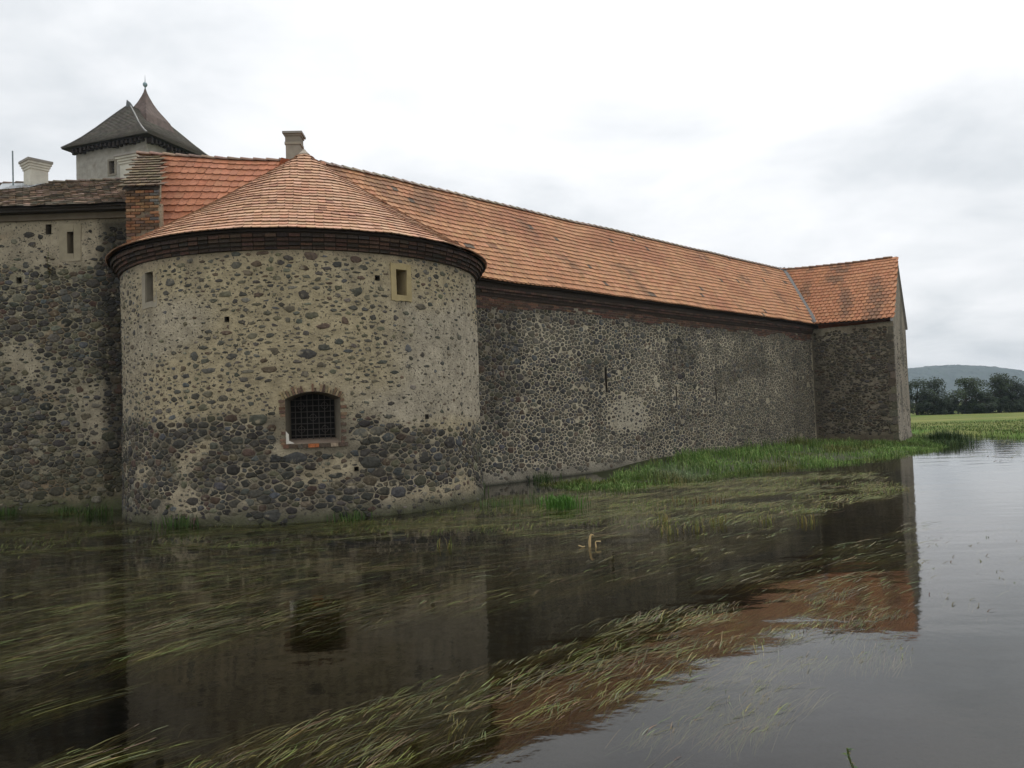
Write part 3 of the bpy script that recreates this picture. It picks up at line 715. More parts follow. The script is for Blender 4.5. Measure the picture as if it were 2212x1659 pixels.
    # chimney on the ridge corner
    c0 = Vector((-5.93, 22.35, 0)); X, Y = Vector((1, 0.05, 0)).normalized(), Vector((-.05, 1, 0))
    CH = pbox('chimney', c0 + UP * 9.4, (.20, .20, .55), (.30, .265, .215), 'plaster', T, (X, Y, UP))
    pbox('chimney_band', c0 + UP * 9.90, (.225, .225, .035), (.33, .29, .23), 'plaster', CH, (X, Y, UP))
    b = MB(); b.box(c0 + UP * 10.02, (.21, .21, .085), (X, Y, UP), (.24, .21, .17)); b.box(c0 + UP * 10.135, (.235, .235, .03), (X, Y, UP), (.22, .19, .155)); b.build('chimney_neck', 'plaster', CH)
    pbox('chimney_cap', c0 + UP * 10.195, (.275, .275, .03), (.27, .255, .23), 'plaster', CH, (X, Y, UP))
build_range()

# ------------------------------------------------------------------ gabled wing at the far end
def build_wing():
    T = thing('gabled_wing', SN(25, -1), 'far gabled wing with weathered orange roof standing at the water at the right', 'building')
    TL = 3.85
    def mp(t, z, d): q = SN(22.5 - d - .04 * sst(.7, 0, z), -t); q.z = z; return q
    def disp(s, z): return .04 * nz3(s * .5, z * .5, 81) + .016 * nz3(s * 2, z * 2, 82)
    def colf(s, z):
        g = 1 + .2 * nz3(s * .8, z * .8, 84) + .12 * nz3(s * 3, z * 3, 85); a = mixc((.235, .20, .145), (.30, .26, .185), sst(.2, .5, nz3(s * .6, z * .6, 86) + .5 * sst(4.8, 5.4, z)))
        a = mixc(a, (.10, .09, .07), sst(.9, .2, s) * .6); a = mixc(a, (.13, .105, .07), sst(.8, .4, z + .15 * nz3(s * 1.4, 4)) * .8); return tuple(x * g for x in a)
    wall_sheet('wall', 0, TL, -.4, 5.78, mp, disp, colf, [], T, .1)
    st = make_stones(-.02, TL, .55, 5.65, lambda s, z, r: (.88, 1.0 - .12 * sst(0, .5, nz3(s, z, 3)), .02), [], mp, disp, lambda s, z, r: mixc(pick(PAL_DARK, r), (.14, .115, .075), .22), 13, sizes=(.18, .13, .10, .08, .06), asp=1.8)
    emit(st, 'stone', 'stone_field', 'stone', T, 300, True)
    rnd = random.Random(33)
    O = SN(22.5, -TL); Rr = Vector((20.6, 41.5, 0)); Pk = SN(PKS, PKN)
    GD = (Rr - O).normalized(); GL = (Rr - O).length; GN = Vector((GD.y, -GD.x, 0))
    pkt = (Pk - O).dot(GD)
    def mg(t, z, d): q = O + GD * t + GN * (d + .05 * sst(.8, 0, z)); q.z = z; return q
    b = MB(); n = 30; vs = []; cs = []
    for i in range(n + 1):
        t = GL * i / n; top = lerp(5.85, PKZ - .06, t / pkt) if t < pkt else lerp(PKZ - .06, 5.9, (t - pkt) / (GL - pkt))
        for j in range(25):
            z = lerp(-.4, top, j / 24); vs.append(mg(t, z, .015 * nz3(t * 2, z * 2, 88) + .03 * nz3(t * .6, z * .6, 89)))
            cs.append(tuple(x * (1 + .2 * nz3(t, z, 90)) for x in mixc((.34, .29, .225), (.20, .175, .135), sst(.1, .5, nz3(t * .7, z * .5, 91)))))
    b.add(vs, [(i * 25 + j, i * 25 + 25 + j, i * 25 + 26 + j, i * 25 + 1 + j) for i in range(n) for j in range(24)], cs); b.build('gable_wall', 'mortar', T, True)
    gs = make_stones(.1, GL - .1, .2, 5.7, lambda s, z, r: (.55 * sst(-.25, .25, nz3(s * .8, z * .6, 92)), .8, .012), [], mg, lambda s, z: .015 * nz3(s * 2, z * 2, 88) + .03 * nz3(s * .6, z * .6, 89), lambda s, z, r: pick(PAL_MID, r), 19)
    emit(gs, 'gable_stone', 'gable_stone_field', 'stone', T, 300, True)
    for k in range(15):                               # squared corner stones on the wing's outer edge
        z = .5 + k * .35; ln = .34 if k % 2 else .22
        p = brick_piece(mp(TL - ln / 2 + .012, z, .0), -WN, -WU, UP, ln / 2, .045, .155, jit((.13, .115, .085), rnd, .3)); mesh_obj('corner_stone', p[0], p[1], [p[2]] * 8, 'stone', T, center=True)
    def P(a, b):
        e_ = SN(ES0 - .0, lerp(-EN0 + 2.6, -TL - .09, a)); e_.z = lerp(5.98, 5.85, sst(.3, 1, a))
        r = SN(lerp(JS - .05, PKS, a), lerp(JN + .35, PKN - .05, a)); r.z = lerp(JZ, PKZ, a) - .08 * math.sin(math.pi * a)
        q = e_.lerp(r, b); q.z += .03 * nz3(a * 3, b * 2, 95) + .015 * nz3(a * 9, b * 4, 96); return q
    def ok(p, a, b):
        q = p - WA; s = q.dot(WU); n = q.dot(WN); return s > ES0 + (n - EN0) / (JN - EN0) * (JS - ES0) - .05
    RF = deck(P, 24, 8, (.055, .04, .03), 'roof', T, ok=ok)
    def tcol(p, a, b, rnd):
        c = mixc((.42, .18, .09), (.47, .225, .12), rnd.random()); k = sst(-.1, .42, nz3(a * 7.5, b * 1.8, 97) + .25 * nz3(a * 20, b * 3, 98))
        c = mixc(c, (.17, .105, .068), k * (.75 if rnd.random() < .75 else .25)); return jit(c, rnd, .1)
    tl = tile_roof(P, lambda b: 6.0, 4.0, .21, .2, tcol, ok, 23, th=.022, lift=.045)
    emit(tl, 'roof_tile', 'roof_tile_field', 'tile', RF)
    ridge_tiles([P(a, 1.0) + UP * .05 for a in np.linspace(.05, .99, 10)], RF, (.27, .17, .12), random.Random(9))
    b = MB(); vs = []                                  # lead valley gutter
    A0 = SN(ES0 - .03, EN0 - .03, 6.03); A1 = SN(JS, JN, 9.36)
    for k in range(11):
        q = A0.lerp(A1, k / 10); u_ = SN(1, 1) - SN(0, 0); sdv = (WU - WN).normalized() * (.13 if k else .10)
        vs += [q - sdv * 1.0 + UP * .105, q + UP * .055, q + sdv + UP * .105]
    b.add(vs, [(3 * k + i, 3 * k + 1 + i, 3 * k + 4 + i, 3 * k + 3 + i) for k in range(10) for i in range(2)], (.085, .08, .075)); b.build('valley_gutter', 'metal', RF)
    b = MB(); e0 = SN(22.5, -TL, 5.78)                 # pale mortar verge up the gable and down its far side
    for (p0, p1) in ((P(0.995, 0.0), P(.995, 1.0)), (P(.995, 1.0), Vector((20.66, 41.55, 5.88)))):
        p0 = p0 + UP * .03; p1 = p1 + UP * .03; d = (p1 - p0); vs = []
        for q in (p0, p1):
            for du_, dz in ((-.03, -.12), (.07, -.12), (.07, .02), (-.03, .02)): vs.append(q + GN * du_ + UP * dz)
        b.add(vs, [(0, 1, 5, 4), (1, 2, 6, 5), (2, 3, 7, 6), (3, 0, 4, 7), (3, 2, 1, 0), (4, 5, 6, 7)], (.42, .40, .37))
    b.build('verge', 'plaster', RF)
    b = MB(); r0, r1 = P(.0, 1.0), P(1.0, 1.0)
    b.add([r0, r1, Vector((20.66, 41.55, 5.84)), Vector((17.0, 45.1, 5.8))], [(0, 1, 2, 3)], (.34, .13, .07)); b.build('rear_roof', 'tile', T)
    b = MB(); b.add([(20.6, 41.5, -.4), (17.0, 45.0, -.4), (17.0, 45.0, 5.9), (20.6, 41.5, 5.9)], [(0, 1, 2, 3)], (.3, .26, .2)); b.build('rear_wall', 'mortar', T)
build_wing()

# ------------------------------------------------------------------ corner wing behind the tower, with its brick fire wall
def build_corner():
    T = thing('corner_wing', (-7, 21, 0), 'roof wing with large orange tiles and brick fire wall left of the cone roof', 'building')
    def P(a, b):
        e_ = Vector((lerp(-8.42, -2.6, a), 19.15, 6.05)); r = Vector((lerp(-9.75, -5.2, a), lerp(22.1, 22.2, a), lerp(9.62, 9.30, a) - .05 * math.sin(math.pi * a)))
        q = e_.lerp(r, b); q.z += .02 * nz3(q.x * .8, q.y * .8, 101); return q
    def ok(p, a, b):
        if (p - QH).dot(Vector((.924, .383, 0))) > .02: return False
        r = math.hypot(p.x - TC.x, p.y - TC.y); return p.z > CONE_Z1 - (CONE_Z1 - CONE_Z0) * r / CONE_R - .1 or r > 4.6
    RF = deck(P, 24, 8, (.055, .04, .03), 'roof', T, ok=lambda p, a, b: (p - QH).dot(Vector((.924, .383, 0))) < .0)
    def tcol(p, a, b, rnd):
        c = mixc((.43, .165, .085), (.48, .205, .115), rnd.random()); k = sst(.15, .5, nz3(p.x * 1.2, p.z * 1.4, 103)); c = mixc(c, (.26, .11, .06), k * .6); return jit(c, rnd, .1)
    tl = tile_roof(P, lambda b: lerp(5.8, 4.55, b), 4.75, .30, .215, tcol, ok, 25, th=.026, lift=.05)
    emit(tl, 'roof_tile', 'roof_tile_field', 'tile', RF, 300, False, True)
    rp = [P(a, 1.0) + UP * .06 for a in np.linspace(0, .93, 8)]; rp = [rp[0] + Vector((-.5, -.02, .03))] + rp
    ridge_tiles(rp, RF, (.30, .20, .15), random.Random(5), rad=.11)
    b = MB(); b.add([(-10.2, 22.15, 9.5), (-5.2, 22.25, 9.26), (-5.2, 25.2, 6), (-10.2, 25.2, 6)], [(0, 1, 2, 3)], (.36, .14, .075)); b.build('rear_roof', 'tile', T)
    b = MB(); b.add([(-9.4, 19.5, -.4), (-4, 19.5, -.4), (-4, 19.5, 6), (-9.4, 19.5, 6)], [(0, 1, 2, 3)], (.3, .26, .2)); b.build('front_wall', 'mortar', T)
    # fire wall
    FL, FR_, BL, BR_ = Vector((-9.36, 19.5, 0)), Vector((-8.53, 19.5, 0)), Vector((-10.22, 22.05, 0)), Vector((-9.62, 22.05, 0))
    zf, zb = 7.90, 9.55; rnd = random.Random(15)
    b = MB(); b.add([FL + UP * 5.2, FR_ + UP * 5.2, BR_ + UP * 5.2, BL + UP * 5.2, FL + UP * zf, FR_ + UP * zf, BR_ + UP * zb, BL + UP * zb], [(0, 1, 5, 4), (1, 2, 6, 5), (2, 3, 7, 6), (3, 0, 4, 7), (4, 5, 6, 7)], (.23, .18, .125))
    FW = b.build('fire_wall', 'mortar', T); FW['label'] = 'brick fire wall with mossy tile capping'
    pcs = []; z = 5.4; j = 0; X = Vector((1, 0, 0)); Y = Vector((0, -1, 0))
    while z < zf - .05:
        x = FL.x + .01 - (.11 if j % 2 else 0)
        while x < FR_.x - .02:
            x0, x1 = max(x, FL.x - .004), min(x + .225, FR_.x + .004)
            if x1 - x0 > .05 and rnd.random() < .9:
                c = rnd.choice(((.20, .095, .05), (.25, .13, .065), (.15, .085, .05), (.28, .17, .09), (.12, .08, .055)))
                if x > -8.85 and rnd.random() < .5: c = (.13, .125, .115)
                pcs.append(brick_piece(Vector(((x0 + x1) / 2, 19.5 - .012 + rnd.uniform(-.006, .006), z + .034)), X, Y, UP, (x1 - x0) / 2 - .006, .03, .030, jit(c, rnd, .25)))
            x += .232
        z += .076; j += 1
    emit(pcs, 'brick', 'brick_field', 'brick', FW)
    dS = (FR_ - BR_).normalized(); NS = Vector((-dS.y, dS.x, 0)); NS = NS if NS.x > 0 else -NS
    b = MB(); up_ = ((BR_ + UP * zb) - (FR_ + UP * zf)).normalized()
    b.box((FR_ + UP * (zf - .25)).lerp(BR_ + UP * (zb - .2), .35), (1.15, .035, .055), (up_, NS, up_.cross(NS)), (.33, .28, .2)); b.build('mortar_fillet', 'mortar', FW)
    pbox('corner_strip', FR_ + Vector((.015, .015, 7.0)), (.045, .045, .55), (.30, .25, .18), 'mortar', FW)
    def Pc(a, b): 
        f_ = (FL + Vector((-.06, -.1, zf + .03))).lerp(FR_ + Vector((.05, -.1, zf + .03)), a); k = (BL + UP * (zb + .05)).lerp(BR_ + UP * (zb + .05), a); return f_.lerp(k, b)
    CP = deck(Pc, 4, 4, (.08, .065, .05), 'capping', FW)
    tl = tile_roof(Pc, lambda b: lerp(.9, .62, b), 3.1, .24, .2, lambda p, a, b, r: jit(mixc((.17, .115, .075), (.19, .145, .08), r.random()), r, .25), None, 28, double=False, th=.03, lift=.05, ln=1.5)
    emit(tl, 'roof_tile', 'roof_tile_field', 'oldtile', CP)
build_corner()

# ------------------------------------------------------------------ low building at the left
def build_left():
    T = thing('side_building', (-13, 21.5, 0), 'old stone building with mossy brown tiled roof at the left edge', 'building')
    FY = 20.5
    def mp(s, z, d): return Vector((s, FY - d - .05 * sst(.7, 0, z), z))
    def disp(s, z): return .035 * nz3(s * .5, z * .5, 111) + .014 * nz3(s * 2, z * 2, 112) + .008 * nz3(s * 6, z * 6, 113)
    hs = [(-11.39, -11.22, 6.62, 7.19), (-11.93, -11.79, 7.14, 7.40), (-12.7, -12.58, 5.9, 6.05)]; holes = [h + (p,) for h, p in zip(hs, (.24, .02, .01))]
    def damp_shade(s, z): return sst(-10.75, -10.35, s + .22 * nz3(z * 1.2, 2) + .25 * sst(5.9, 6.8, z) * 0)  # damp and the corner's shade, painted as one dark strip beside the tower
    def up(s, z): return sst(6.15, 6.5, z + .15 * nz3(s * 1.2, 3))
    def ren(s, z): return max(up(s, z) * (1 - damp_shade(s, z) * .8), sst(.0, .4, nz3(s * .6, z * .5, 119)) * sst(1.3, 2, z) * sst(4.8, 4.2, z) * .75)
    def colf(s, z):
        g = 1 + .18 * nz3(s * .9, z * .9, 114) + .1 * nz3(s * 3, z * 3, 115); a = mixc((.29, .255, .175), (.37, .315, .225), ren(s, z))
        a = mixc(a, (.055, .048, .036), damp_shade(s, z) * .9); a = mixc(a, (.15, .125, .075), sst(1.5, .6, z + .3 * nz3(s * .8, 5)) * .7)
        a = mixc(a, (.26, .17, .10), sst(.2, .5, nz3(s * .9, z * 2.2, 116)) * .5); a = mixc(a, (.06, .075, .03), sst(.45, .15, z + .15 * nz3(s * 2, 6)) * .75)
        a = mixc(a, (.30, .255, .18), sst(7.35, 7.5, z) * .7)
        return tuple(x * g for x in a)
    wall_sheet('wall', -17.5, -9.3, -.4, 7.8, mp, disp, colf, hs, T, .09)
    def dens(s, z, r=.1): r_ = ren(s, z); return lerp(.95, .6 if r > .115 else .3, r_) * lerp(1, .4, sst(.5, .2, z)) * (1 - sst(7.2, 7.35, z)), lerp(1.0, .72, r_) * lerp(1, 1.08, damp_shade(s, z)), .017
    def pal(s, z, rnd):
        c = pick(PAL_DARK if rnd.random() < .35 + damp_shade(s, z) * .65 else PAL_MID, rnd); c = tuple(x * lerp(1, .55, damp_shade(s, z)) for x in c); return mixc(c, (.09, .085, .04), .35 * sst(1.6, .6, z))
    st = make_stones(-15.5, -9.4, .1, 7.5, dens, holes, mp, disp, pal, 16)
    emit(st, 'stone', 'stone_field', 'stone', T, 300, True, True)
    h = holes[0]; b = MB(); frame_boxes(b, mp, h, .20, .012, (.35, .30, .21)); W_ = b.build('window', 'plaster', T)
    b = MB(); q = reveal(b, mp, h, .45, (.24, .20, .14), .015); b.build('reveal', 'plaster', W_); b = MB(); b.add(q, [(0, 1, 2, 3)], (.012, .011, .01)); b.build('window_back', 'wood', W_)
    for h in holes[1:]:
        b = MB(); q = reveal(b, mp, h, .4, (.14, .12, .09)); b.add(q, [(0, 1, 2, 3)], (.02, .018, .015)); b.build('putlog_hole', 'mortar', T)
    # timber eaves board and mossy roof
    b = MB(); b.box((-13.4, 20.33, 7.70), (4.05, .17, .04), None, (.05, .042, .035)); b.build('eaves_board', 'wood', T)
    b = MB(); b.box((-13.4, 20.47, 7.60), (4.05, .05, .10), None, (.16, .13, .095)); b.build('wall_plate', 'plaster', T)
    x0, x1 = -17.3, -9.42
    def P(a, b): return Vector((lerp(x0, x1, a) - .6 * b * 0, lerp(20.08, 22.75, b), lerp(7.74, 9.17, b) + .03 * nz3(a * 8, b * 2, 121) + .015 * nz3(a * 25, b * 5, 122)))
    RF = deck(P, 30, 6, (.06, .05, .04), 'roof', T)
    def tcol(p, a, b, rnd):
        k = nz3(p.x * 1.3, p.y * 2.0, 123); c = mixc((.36, .265, .195), (.19, .16, .12), sst(-.3, .35, k + rnd.uniform(-.3, .3)))
        if rnd.random() < .25: c = (.42, .30, .215)
        return jit(c, rnd, .2)
    tl = tile_roof(P, lambda b: x1 - x0, 3.03, .165, .18, tcol, None, 27, double=False, th=.022, lift=.045, ln=1.5)
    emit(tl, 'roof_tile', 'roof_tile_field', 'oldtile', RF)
    ridge_tiles([P(a, 1.0) + UP * .04 for a in np.linspace(0, 1, 8)], RF, (.17, .13, .10), random.Random(6), mat='oldtile', rad=.09)
    b = MB(); b.add([(x0, 22.75, 9.15), (x1, 22.75, 9.15), (x1, 26, 7.6), (x0, 26, 7.6)], [(0, 1, 2, 3)], (.15, .11, .085)); b.build('rear_roof', 'oldtile', T)
    def chimney(c, hw, z0, z1, col, rot):
        X = Vector((math.cos(rot), math.sin(rot), 0)); Y = Vector((-math.sin(rot), math.cos(rot), 0)); ax = (X, Y, UP); c = Vector(c); h_ = z1 - z0
        CH = pbox('chimney', c + UP * (z0 + h_ * .5 - .14), (hw, hw, h_ * .5 - .14), col, 'plaster', T, ax)
        for k, (q, zz_) in enumerate(((1.10, .245), (1.2, .175), (1.32, .105))):
            pbox('chimney_band', c + UP * (z1 - zz_), (hw * q, hw * q, .033), tuple(x * (1.0 - .04 * k) for x in col), 'plaster', CH, ax)
        pbox('chimney_cap', c + UP * (z1 - .036), (hw * 1.42, hw * 1.42, .034), (.30, .28, .25), 'plaster', CH, ax)
    chimney((-13.42, 22.6, 0), .235, 8.7, 9.78, (.60, .57, .49), R(-38)); chimney((-11.02, 23.6, 0), .30, 8.4, 10.17, (.56, .54, .46), R(-20))
    b = MB(); b.tube([(-13.95, 22.4, 8.9), (-13.96, 22.4, 10.05)], .022, (.20, .25, .26), 6); b.build('aerial_pole', 'metal', T)
    b = MB(); vs = [P(.40, .72), P(.515, .72), P(.53, .99), P(.36, .99), ]; b.add([p + UP * .085 for p in vs], [(0, 1, 2, 3)], (.40, .43, .45)); b.build('chimney_flashing', 'metal', RF)
    return T
build_left()

# ------------------------------------------------------------------ the keep far behind
def build_keep():
    N_ = Vector((-27.14, 60.0, 0)); Lc = Vector((-35.26, 62.78, 0)); e1 = (Lc - N_).normalized(); L1 = (Lc - N_).length; e2 = Vector((.323, .946, 0)).normalized(); L2 = 8.9
    ze, zr = 24.62, 28.45
    T = thing('keep_tower', N_ + e1 * L1 / 2 + e2 * L2 / 2, 'pale square keep with dark shingled roof and small spire far behind the roofs', 'tower')
    ov = .75; rnd = random.Random(44)
    n_, l_ = N_ + e1 * ov + e2 * ov, Lc - e1 * ov + e2 * ov; r_, b_ = n_ + e2 * (L2 - 2 * ov), l_ + e2 * (L2 - 2 * ov)
    for nm, (p, q), hole in (('wall', (l_, n_), True), ('wall', (n_, r_), False), ('wall', (r_, b_), False), ('wall', (b_, l_), False)):
        d = (q - p).normalized(); ln = (q - p).length; no = Vector((d.y, -d.x, 0))
        def mp(s, z, dd, p=p, d=d, no=no): v = p + d * s + no * dd; return Vector((v.x, v.y, z))
        hs = []
        if hole:
            tx = (Vector((-30.9, 61.9, 0)) - p).dot(d); hs = [(tx - .27, tx + .27, 22.2, 23.2)]
        wall_sheet(nm, 0, ln, 8.0, ze + .1, mp, lambda s, z: .04 * nz3(s, z, 5), lambda s, z: tuple(x * (1 + .15 * nz3(s * .6, z * .6, 131) + .1 * nz3(s * 2.5, z * 1.2, 132)) for x in mixc((.36, .335, .285), (.24, .215, .17), sst(23.5, 24.2, z + .4 * nz3(s * 2.5, 3)) * .7)), hs, T, .35 if not hole else .3, 'plaster')
        if hole:
            b = MB(); h = hs[0]; frame_boxes(b, mp, h, .16, .05, (.25, .22, .17)); W_ = b.build('window', 'plaster', T)
            b = MB(); q_ = reveal(b, mp, h, .5, (.2, .17, .13)); b.build('reveal', 'plaster', W_); b = MB(); b.add(q_, [(0, 1, 2, 3)], (.02, .022, .025)); b.build('window_back', 'wood', W_)
            for k in (0, 1): pbox('mullion', mp((h[0] + h[1]) / 2, 22.7, -.25), ((.03, .03, .5), (.27, .03, .03))[k], (.1, .085, .07), 'wood', W_, (d, no, UP))
            for (s_, z_) in ((1.0, 21.7), (tx - .9, 21.5)):
                pbox('wall_hole', mp(s_, z_, .0), (.16, .03, .14), (.06, .05, .04), 'plaster', T, (d, no, UP))
        # brackets under the eaves
        k = 0; s = .1
        while s < ln:
            hh = rnd.uniform(.22, .42); pbox('bracket', mp(s, ze - .08 - hh / 2, .2), (.10, .3, hh / 2), (.045, .035, .028), 'wood', T, (d, no, UP)); s += .42
    A_ = N_ + e1 * L1 / 2 + e2 * 2.75; B_ = N_ + e1 * L1 / 2 + e2 * (L2 - 2.75); A_ = A_ + Vector((.0, 0, 0))
    Rc, Bc = N_ + e2 * L2, Lc + e2 * L2
    b = MB(); b.add([N_ + UP * (ze - .05), Rc + UP * (ze - .05), Bc + UP * (ze - .05), Lc + UP * (ze - .05)], [(3, 2, 1, 0)], (.05, .04, .033)); S_ = b.build('soffit', 'wood', T)
    RFm = MB()
    faces = [(Lc, N_, A_, A_), (N_, Rc, A_, B_), (Rc, Bc, B_, B_), (Bc, Lc, B_, A_)]
    rows = 26
    def bell(t): return t - .10 * math.sin(math.pi * min(1, t * 1.05)) * (1 - t)
    for (p, q, a, c) in faces:
        d = (q - p).normalized(); no = Vector((d.y, -d.x, 0))
        for k in range(rows):
            t0, t1 = k / rows, (k + 1.12) / rows; nseg = 10
            vs = []; cs = []
            for i in range(nseg + 1):
                f_ = i / nseg
                for t, lift in ((t0, .055), (t0, .0), (min(1, t1), .0)):
                    v = p.lerp(a, t).lerp(q.lerp(c, t), f_); v.z = lerp(ze, zr, bell(t)); vs.append(v + (no * .6 + UP * .8) * lift); cs.append(jit((.135, .122, .10), rnd, .22))
            RFm.add(vs, [(3 * i, 3 * i + 3, 3 * i + 5, 3 * i + 2) for i in range(nseg)] + [(3 * i + 1, 3 * i + 4, 3 * i + 3, 3 * i) for i in range(nseg)], cs)
    RF = RFm.build('roof', 'oldtile2', T)
    for p, c in ((N_, A_), (Lc, A_), (Rc, B_)):
        b = MB(); b.tube([p.lerp(c, t) + UP * (lerp(ze, zr, bell(t)) + .05) for t in (0, .15, .3, .5, .7, .85, 1)], .07, (.12, .115, .10), 5); b.build('hip_capping', 'metal', RF)
    b = MB(); b.tube([A_ + UP * (zr - .15), A_ + UP * (zr + .10) - e2 * .12, A_ + UP * (zr + .32) - e2 * .28], [.30, .20, .02], (.13, .14, .14), 6); b.build('ridge_finial', 'metal', RF)
    S0 = A_ + e2 * 1.72; b = MB(); prof = [(2.3, 26.8), (1.85, 27.7), (1.32, 28.3), (.92, 28.75), (.58, 29.25), (.31, 29.75), (.13, 30.15), (.07, 30.4)]; vs = []
    for r, z in prof:
        for k in range(4): 
            v = (e1 if k in (1, 2) else -e1) * r * .72 + (e2 if k in (2, 3) else -e2) * r * .72; vs.append(S0 + v + UP * z)
    b.add(vs, [(i * 4 + k, i * 4 + (k + 1) % 4, i * 4 + 4 + (k + 1) % 4, i * 4 + 4 + k) for i in range(7) for k in range(4)], (.14, .105, .09)); SP = b.build('spire', 'oldtile2', T)
    b = MB(); b.tube([S0 + UP * 30.3, S0 + UP * 30.6], .06, (.2, .26, .27), 6); b.tube([S0 + UP * 30.95, S0 + UP * 31.6], [.035, .008], (.2, .25, .27), 5); b.build('spire_rod', 'metal', SP)
    b = MB(); m = 8; vs = []
    for i in range(m + 1):
        for k in range(12): vs.append(S0 + Vector((math.sin(math.pi * i / m) * math.cos(k * math.pi / 6) * .19, math.sin(math.pi * i / m) * math.sin(k * math.pi / 6) * .19, 30.8 - .21 * math.cos(math.pi * i / m))))
    b.add(vs, [(i * 12 + k, i * 12 + (k + 1) % 12, i * 12 + 12 + (k + 1) % 12, i * 12 + 12 + k) for i in range(m) for k in range(12)], (.26, .36, .38)); b.build('spire_ball', 'metal', SP, True)
M['oldtile2'] = vmat('shingle', 0.9, 3.0, .7, 1.3, .3, 20, .02)
build_keep()
# ------------------------------------------------------------------ trees beyond the meadow
def build_tree(x, y, h, wd, label, seed, tone):
    wd *= 1.2
    rnd = random.Random(seed); T = thing('tree', (x, y, .2), label, 'tree', 'trees beyond the meadow')
    b = MB(); b.tube([(x, y, .1), (x + rnd.uniform(-.1, .1), y, h * .35), (x + rnd.uniform(-.3, .3), y, h * .8)], [h * .045, h * .033, h * .01], (.06, .05, .04), 6)
    for k in range(6):
        a = rnd.uniform(0, 6.28); z = rnd.uniform(.2, .6) * h; l = wd * rnd.uniform(.3, .45)
        b.tube([(x, y, z), (x + math.cos(a) * l, y + math.sin(a) * l, z + h * .16)], [h * .015, h * .005], (.06, .05, .04), 5)
    b.build('trunk', 'wood', T)
    lobes = []
    for k in range(26):
        t = rnd.random() ** 1.25; a = rnd.uniform(0, 6.28); r = wd * .5 * math.sqrt(rnd.random()) * (1.05 - .75 * max(0, t - .35) / .65)
        lobes.append((x + math.cos(a) * r, y + math.sin(a) * r, .3 + h * (.04 + .84 * t), h * rnd.uniform(.13, .19), rnd.uniform(.7, 1.3)))
    v = []; f = []; c = []
    for (lx, ly, lz, lr, g) in lobes:
        for _ in range(190):
            d = Vector((rnd.gauss(0, 1), rnd.gauss(0, 1), rnd.gauss(0, .8))).normalized() * (lr * rnd.uniform(.45, 1.08)); p = Vector((lx, ly, max(lz + d.z, .25))) + Vector((d.x, d.y, 0))
            s = rnd.uniform(.07, .17); u_ = Vector((rnd.gauss(0, 1), rnd.gauss(0, 1), rnd.gauss(0, 1))).normalized(); w_ = u_.orthogonal().normalized(); k = len(v)
            v += [p - u_ * s, p + w_ * s * .55, p + u_ * s, p - w_ * s * .55]; f.append((k, k + 1, k + 2, k + 3)); gg = g * rnd.uniform(.75, 1.25); c += [tuple(q * gg for q in tone)] * 4
    mesh_obj('crown', v, f, c, 'leaf', T)
G1, G2, G3 = (.030, .046, .020), (.040, .060, .024), (.026, .040, .021)
for a in [(55.6, 110, 5.0, 4.2, 'dark bushy tree growing right beside the gable edge', 1, G1),
          (58.4, 111, 5.3, 4.6, 'rounded dark tree, second one right of the gable', 2, G3),
          (62.4, 110, 5.0, 3.6, 'green tree just right of the pale gap in the row', 3, G2),
          (65.0, 112, 5.2, 4.4, 'middle tree of the right-hand clump beyond the meadow', 4, G2),
          (67.0, 110, 5.3, 3.8, 'tallest dark tree of the right-hand clump', 5, G1),
          (69.3, 111, 4.9, 3.6, 'tree at the right edge of the picture beyond the meadow', 6, G3)]: build_tree(*a)
for i, (x, y, h, wd, lb) in enumerate([(60.6, 110.5, 2.5, 3.6, 'low bush filling the gap between the two tree clumps'), (57.0, 109, 2.7, 3.6, 'low bush in front of the two trees beside the gable'),
                               (63.8, 109, 2.8, 3.8, 'low bush at the foot of the right-hand tree clump'), (67.9, 109, 2.6, 4.4, 'low bush under the rightmost trees'), (54.0, 112, 4.6, 4.5, 'dark tree half hidden behind the gable edge'), (71.8, 110, 5.1, 4.4, 'bushy tree just past the right picture edge')]): build_tree(x, y, h, wd, lb, 20 + i, G3)

# ------------------------------------------------------------------ grass and water weed
def blades(name, P, H, ang, lean, wid, cols, mat='grass', kind='stuff', parent=None, droop=0.35):
    """P Nx3 roots, tapered bent blades"""
    n = len(P); dirx, diry = np.cos(ang), np.sin(ang); sx, sy = -diry * wid, dirx * wid
    v = np.zeros((n, 5, 3)); a = P; b = P + np.stack([dirx * lean * .35, diry * lean * .35, H * .6], 1); c = P + np.stack([dirx * lean, diry * lean, H * (1 - droop * np.clip(lean / np.maximum(H, .01), 0, 1))], 1)
    v[:, 0] = a + np.stack([sx, sy, 0 * sx], 1); v[:, 1] = a - np.stack([sx, sy, 0 * sx], 1); v[:, 2] = b + np.stack([sx, sy, 0 * sx], 1) * .8; v[:, 3] = b - np.stack([sx, sy, 0 * sx], 1) * .8; v[:, 4] = c
    idx = (np.arange(n) * 5)[:, None]; q = idx + np.array([[0, 1, 3, 2]]); t = idx + np.array([[2, 3, 4]])
    f = q.tolist() + t.tolist(); cc = np.repeat(cols, 5, axis=0)
    return mesh_obj(name, v.reshape(-1, 3), f, cc, mat, parent, False, kind)
rg = np.random.default_rng(7)
def gcol(n, pal, var=.25):
    pal = np.array(pal); c = pal[rg.integers(0, len(pal), n)]; return c * (1 + rg.uniform(-var, var, (n, 1)))
GREEN = [(.105, .19, .040), (.125, .225, .048), (.155, .24, .06), (.085, .15, .034), (.20, .25, .08)]
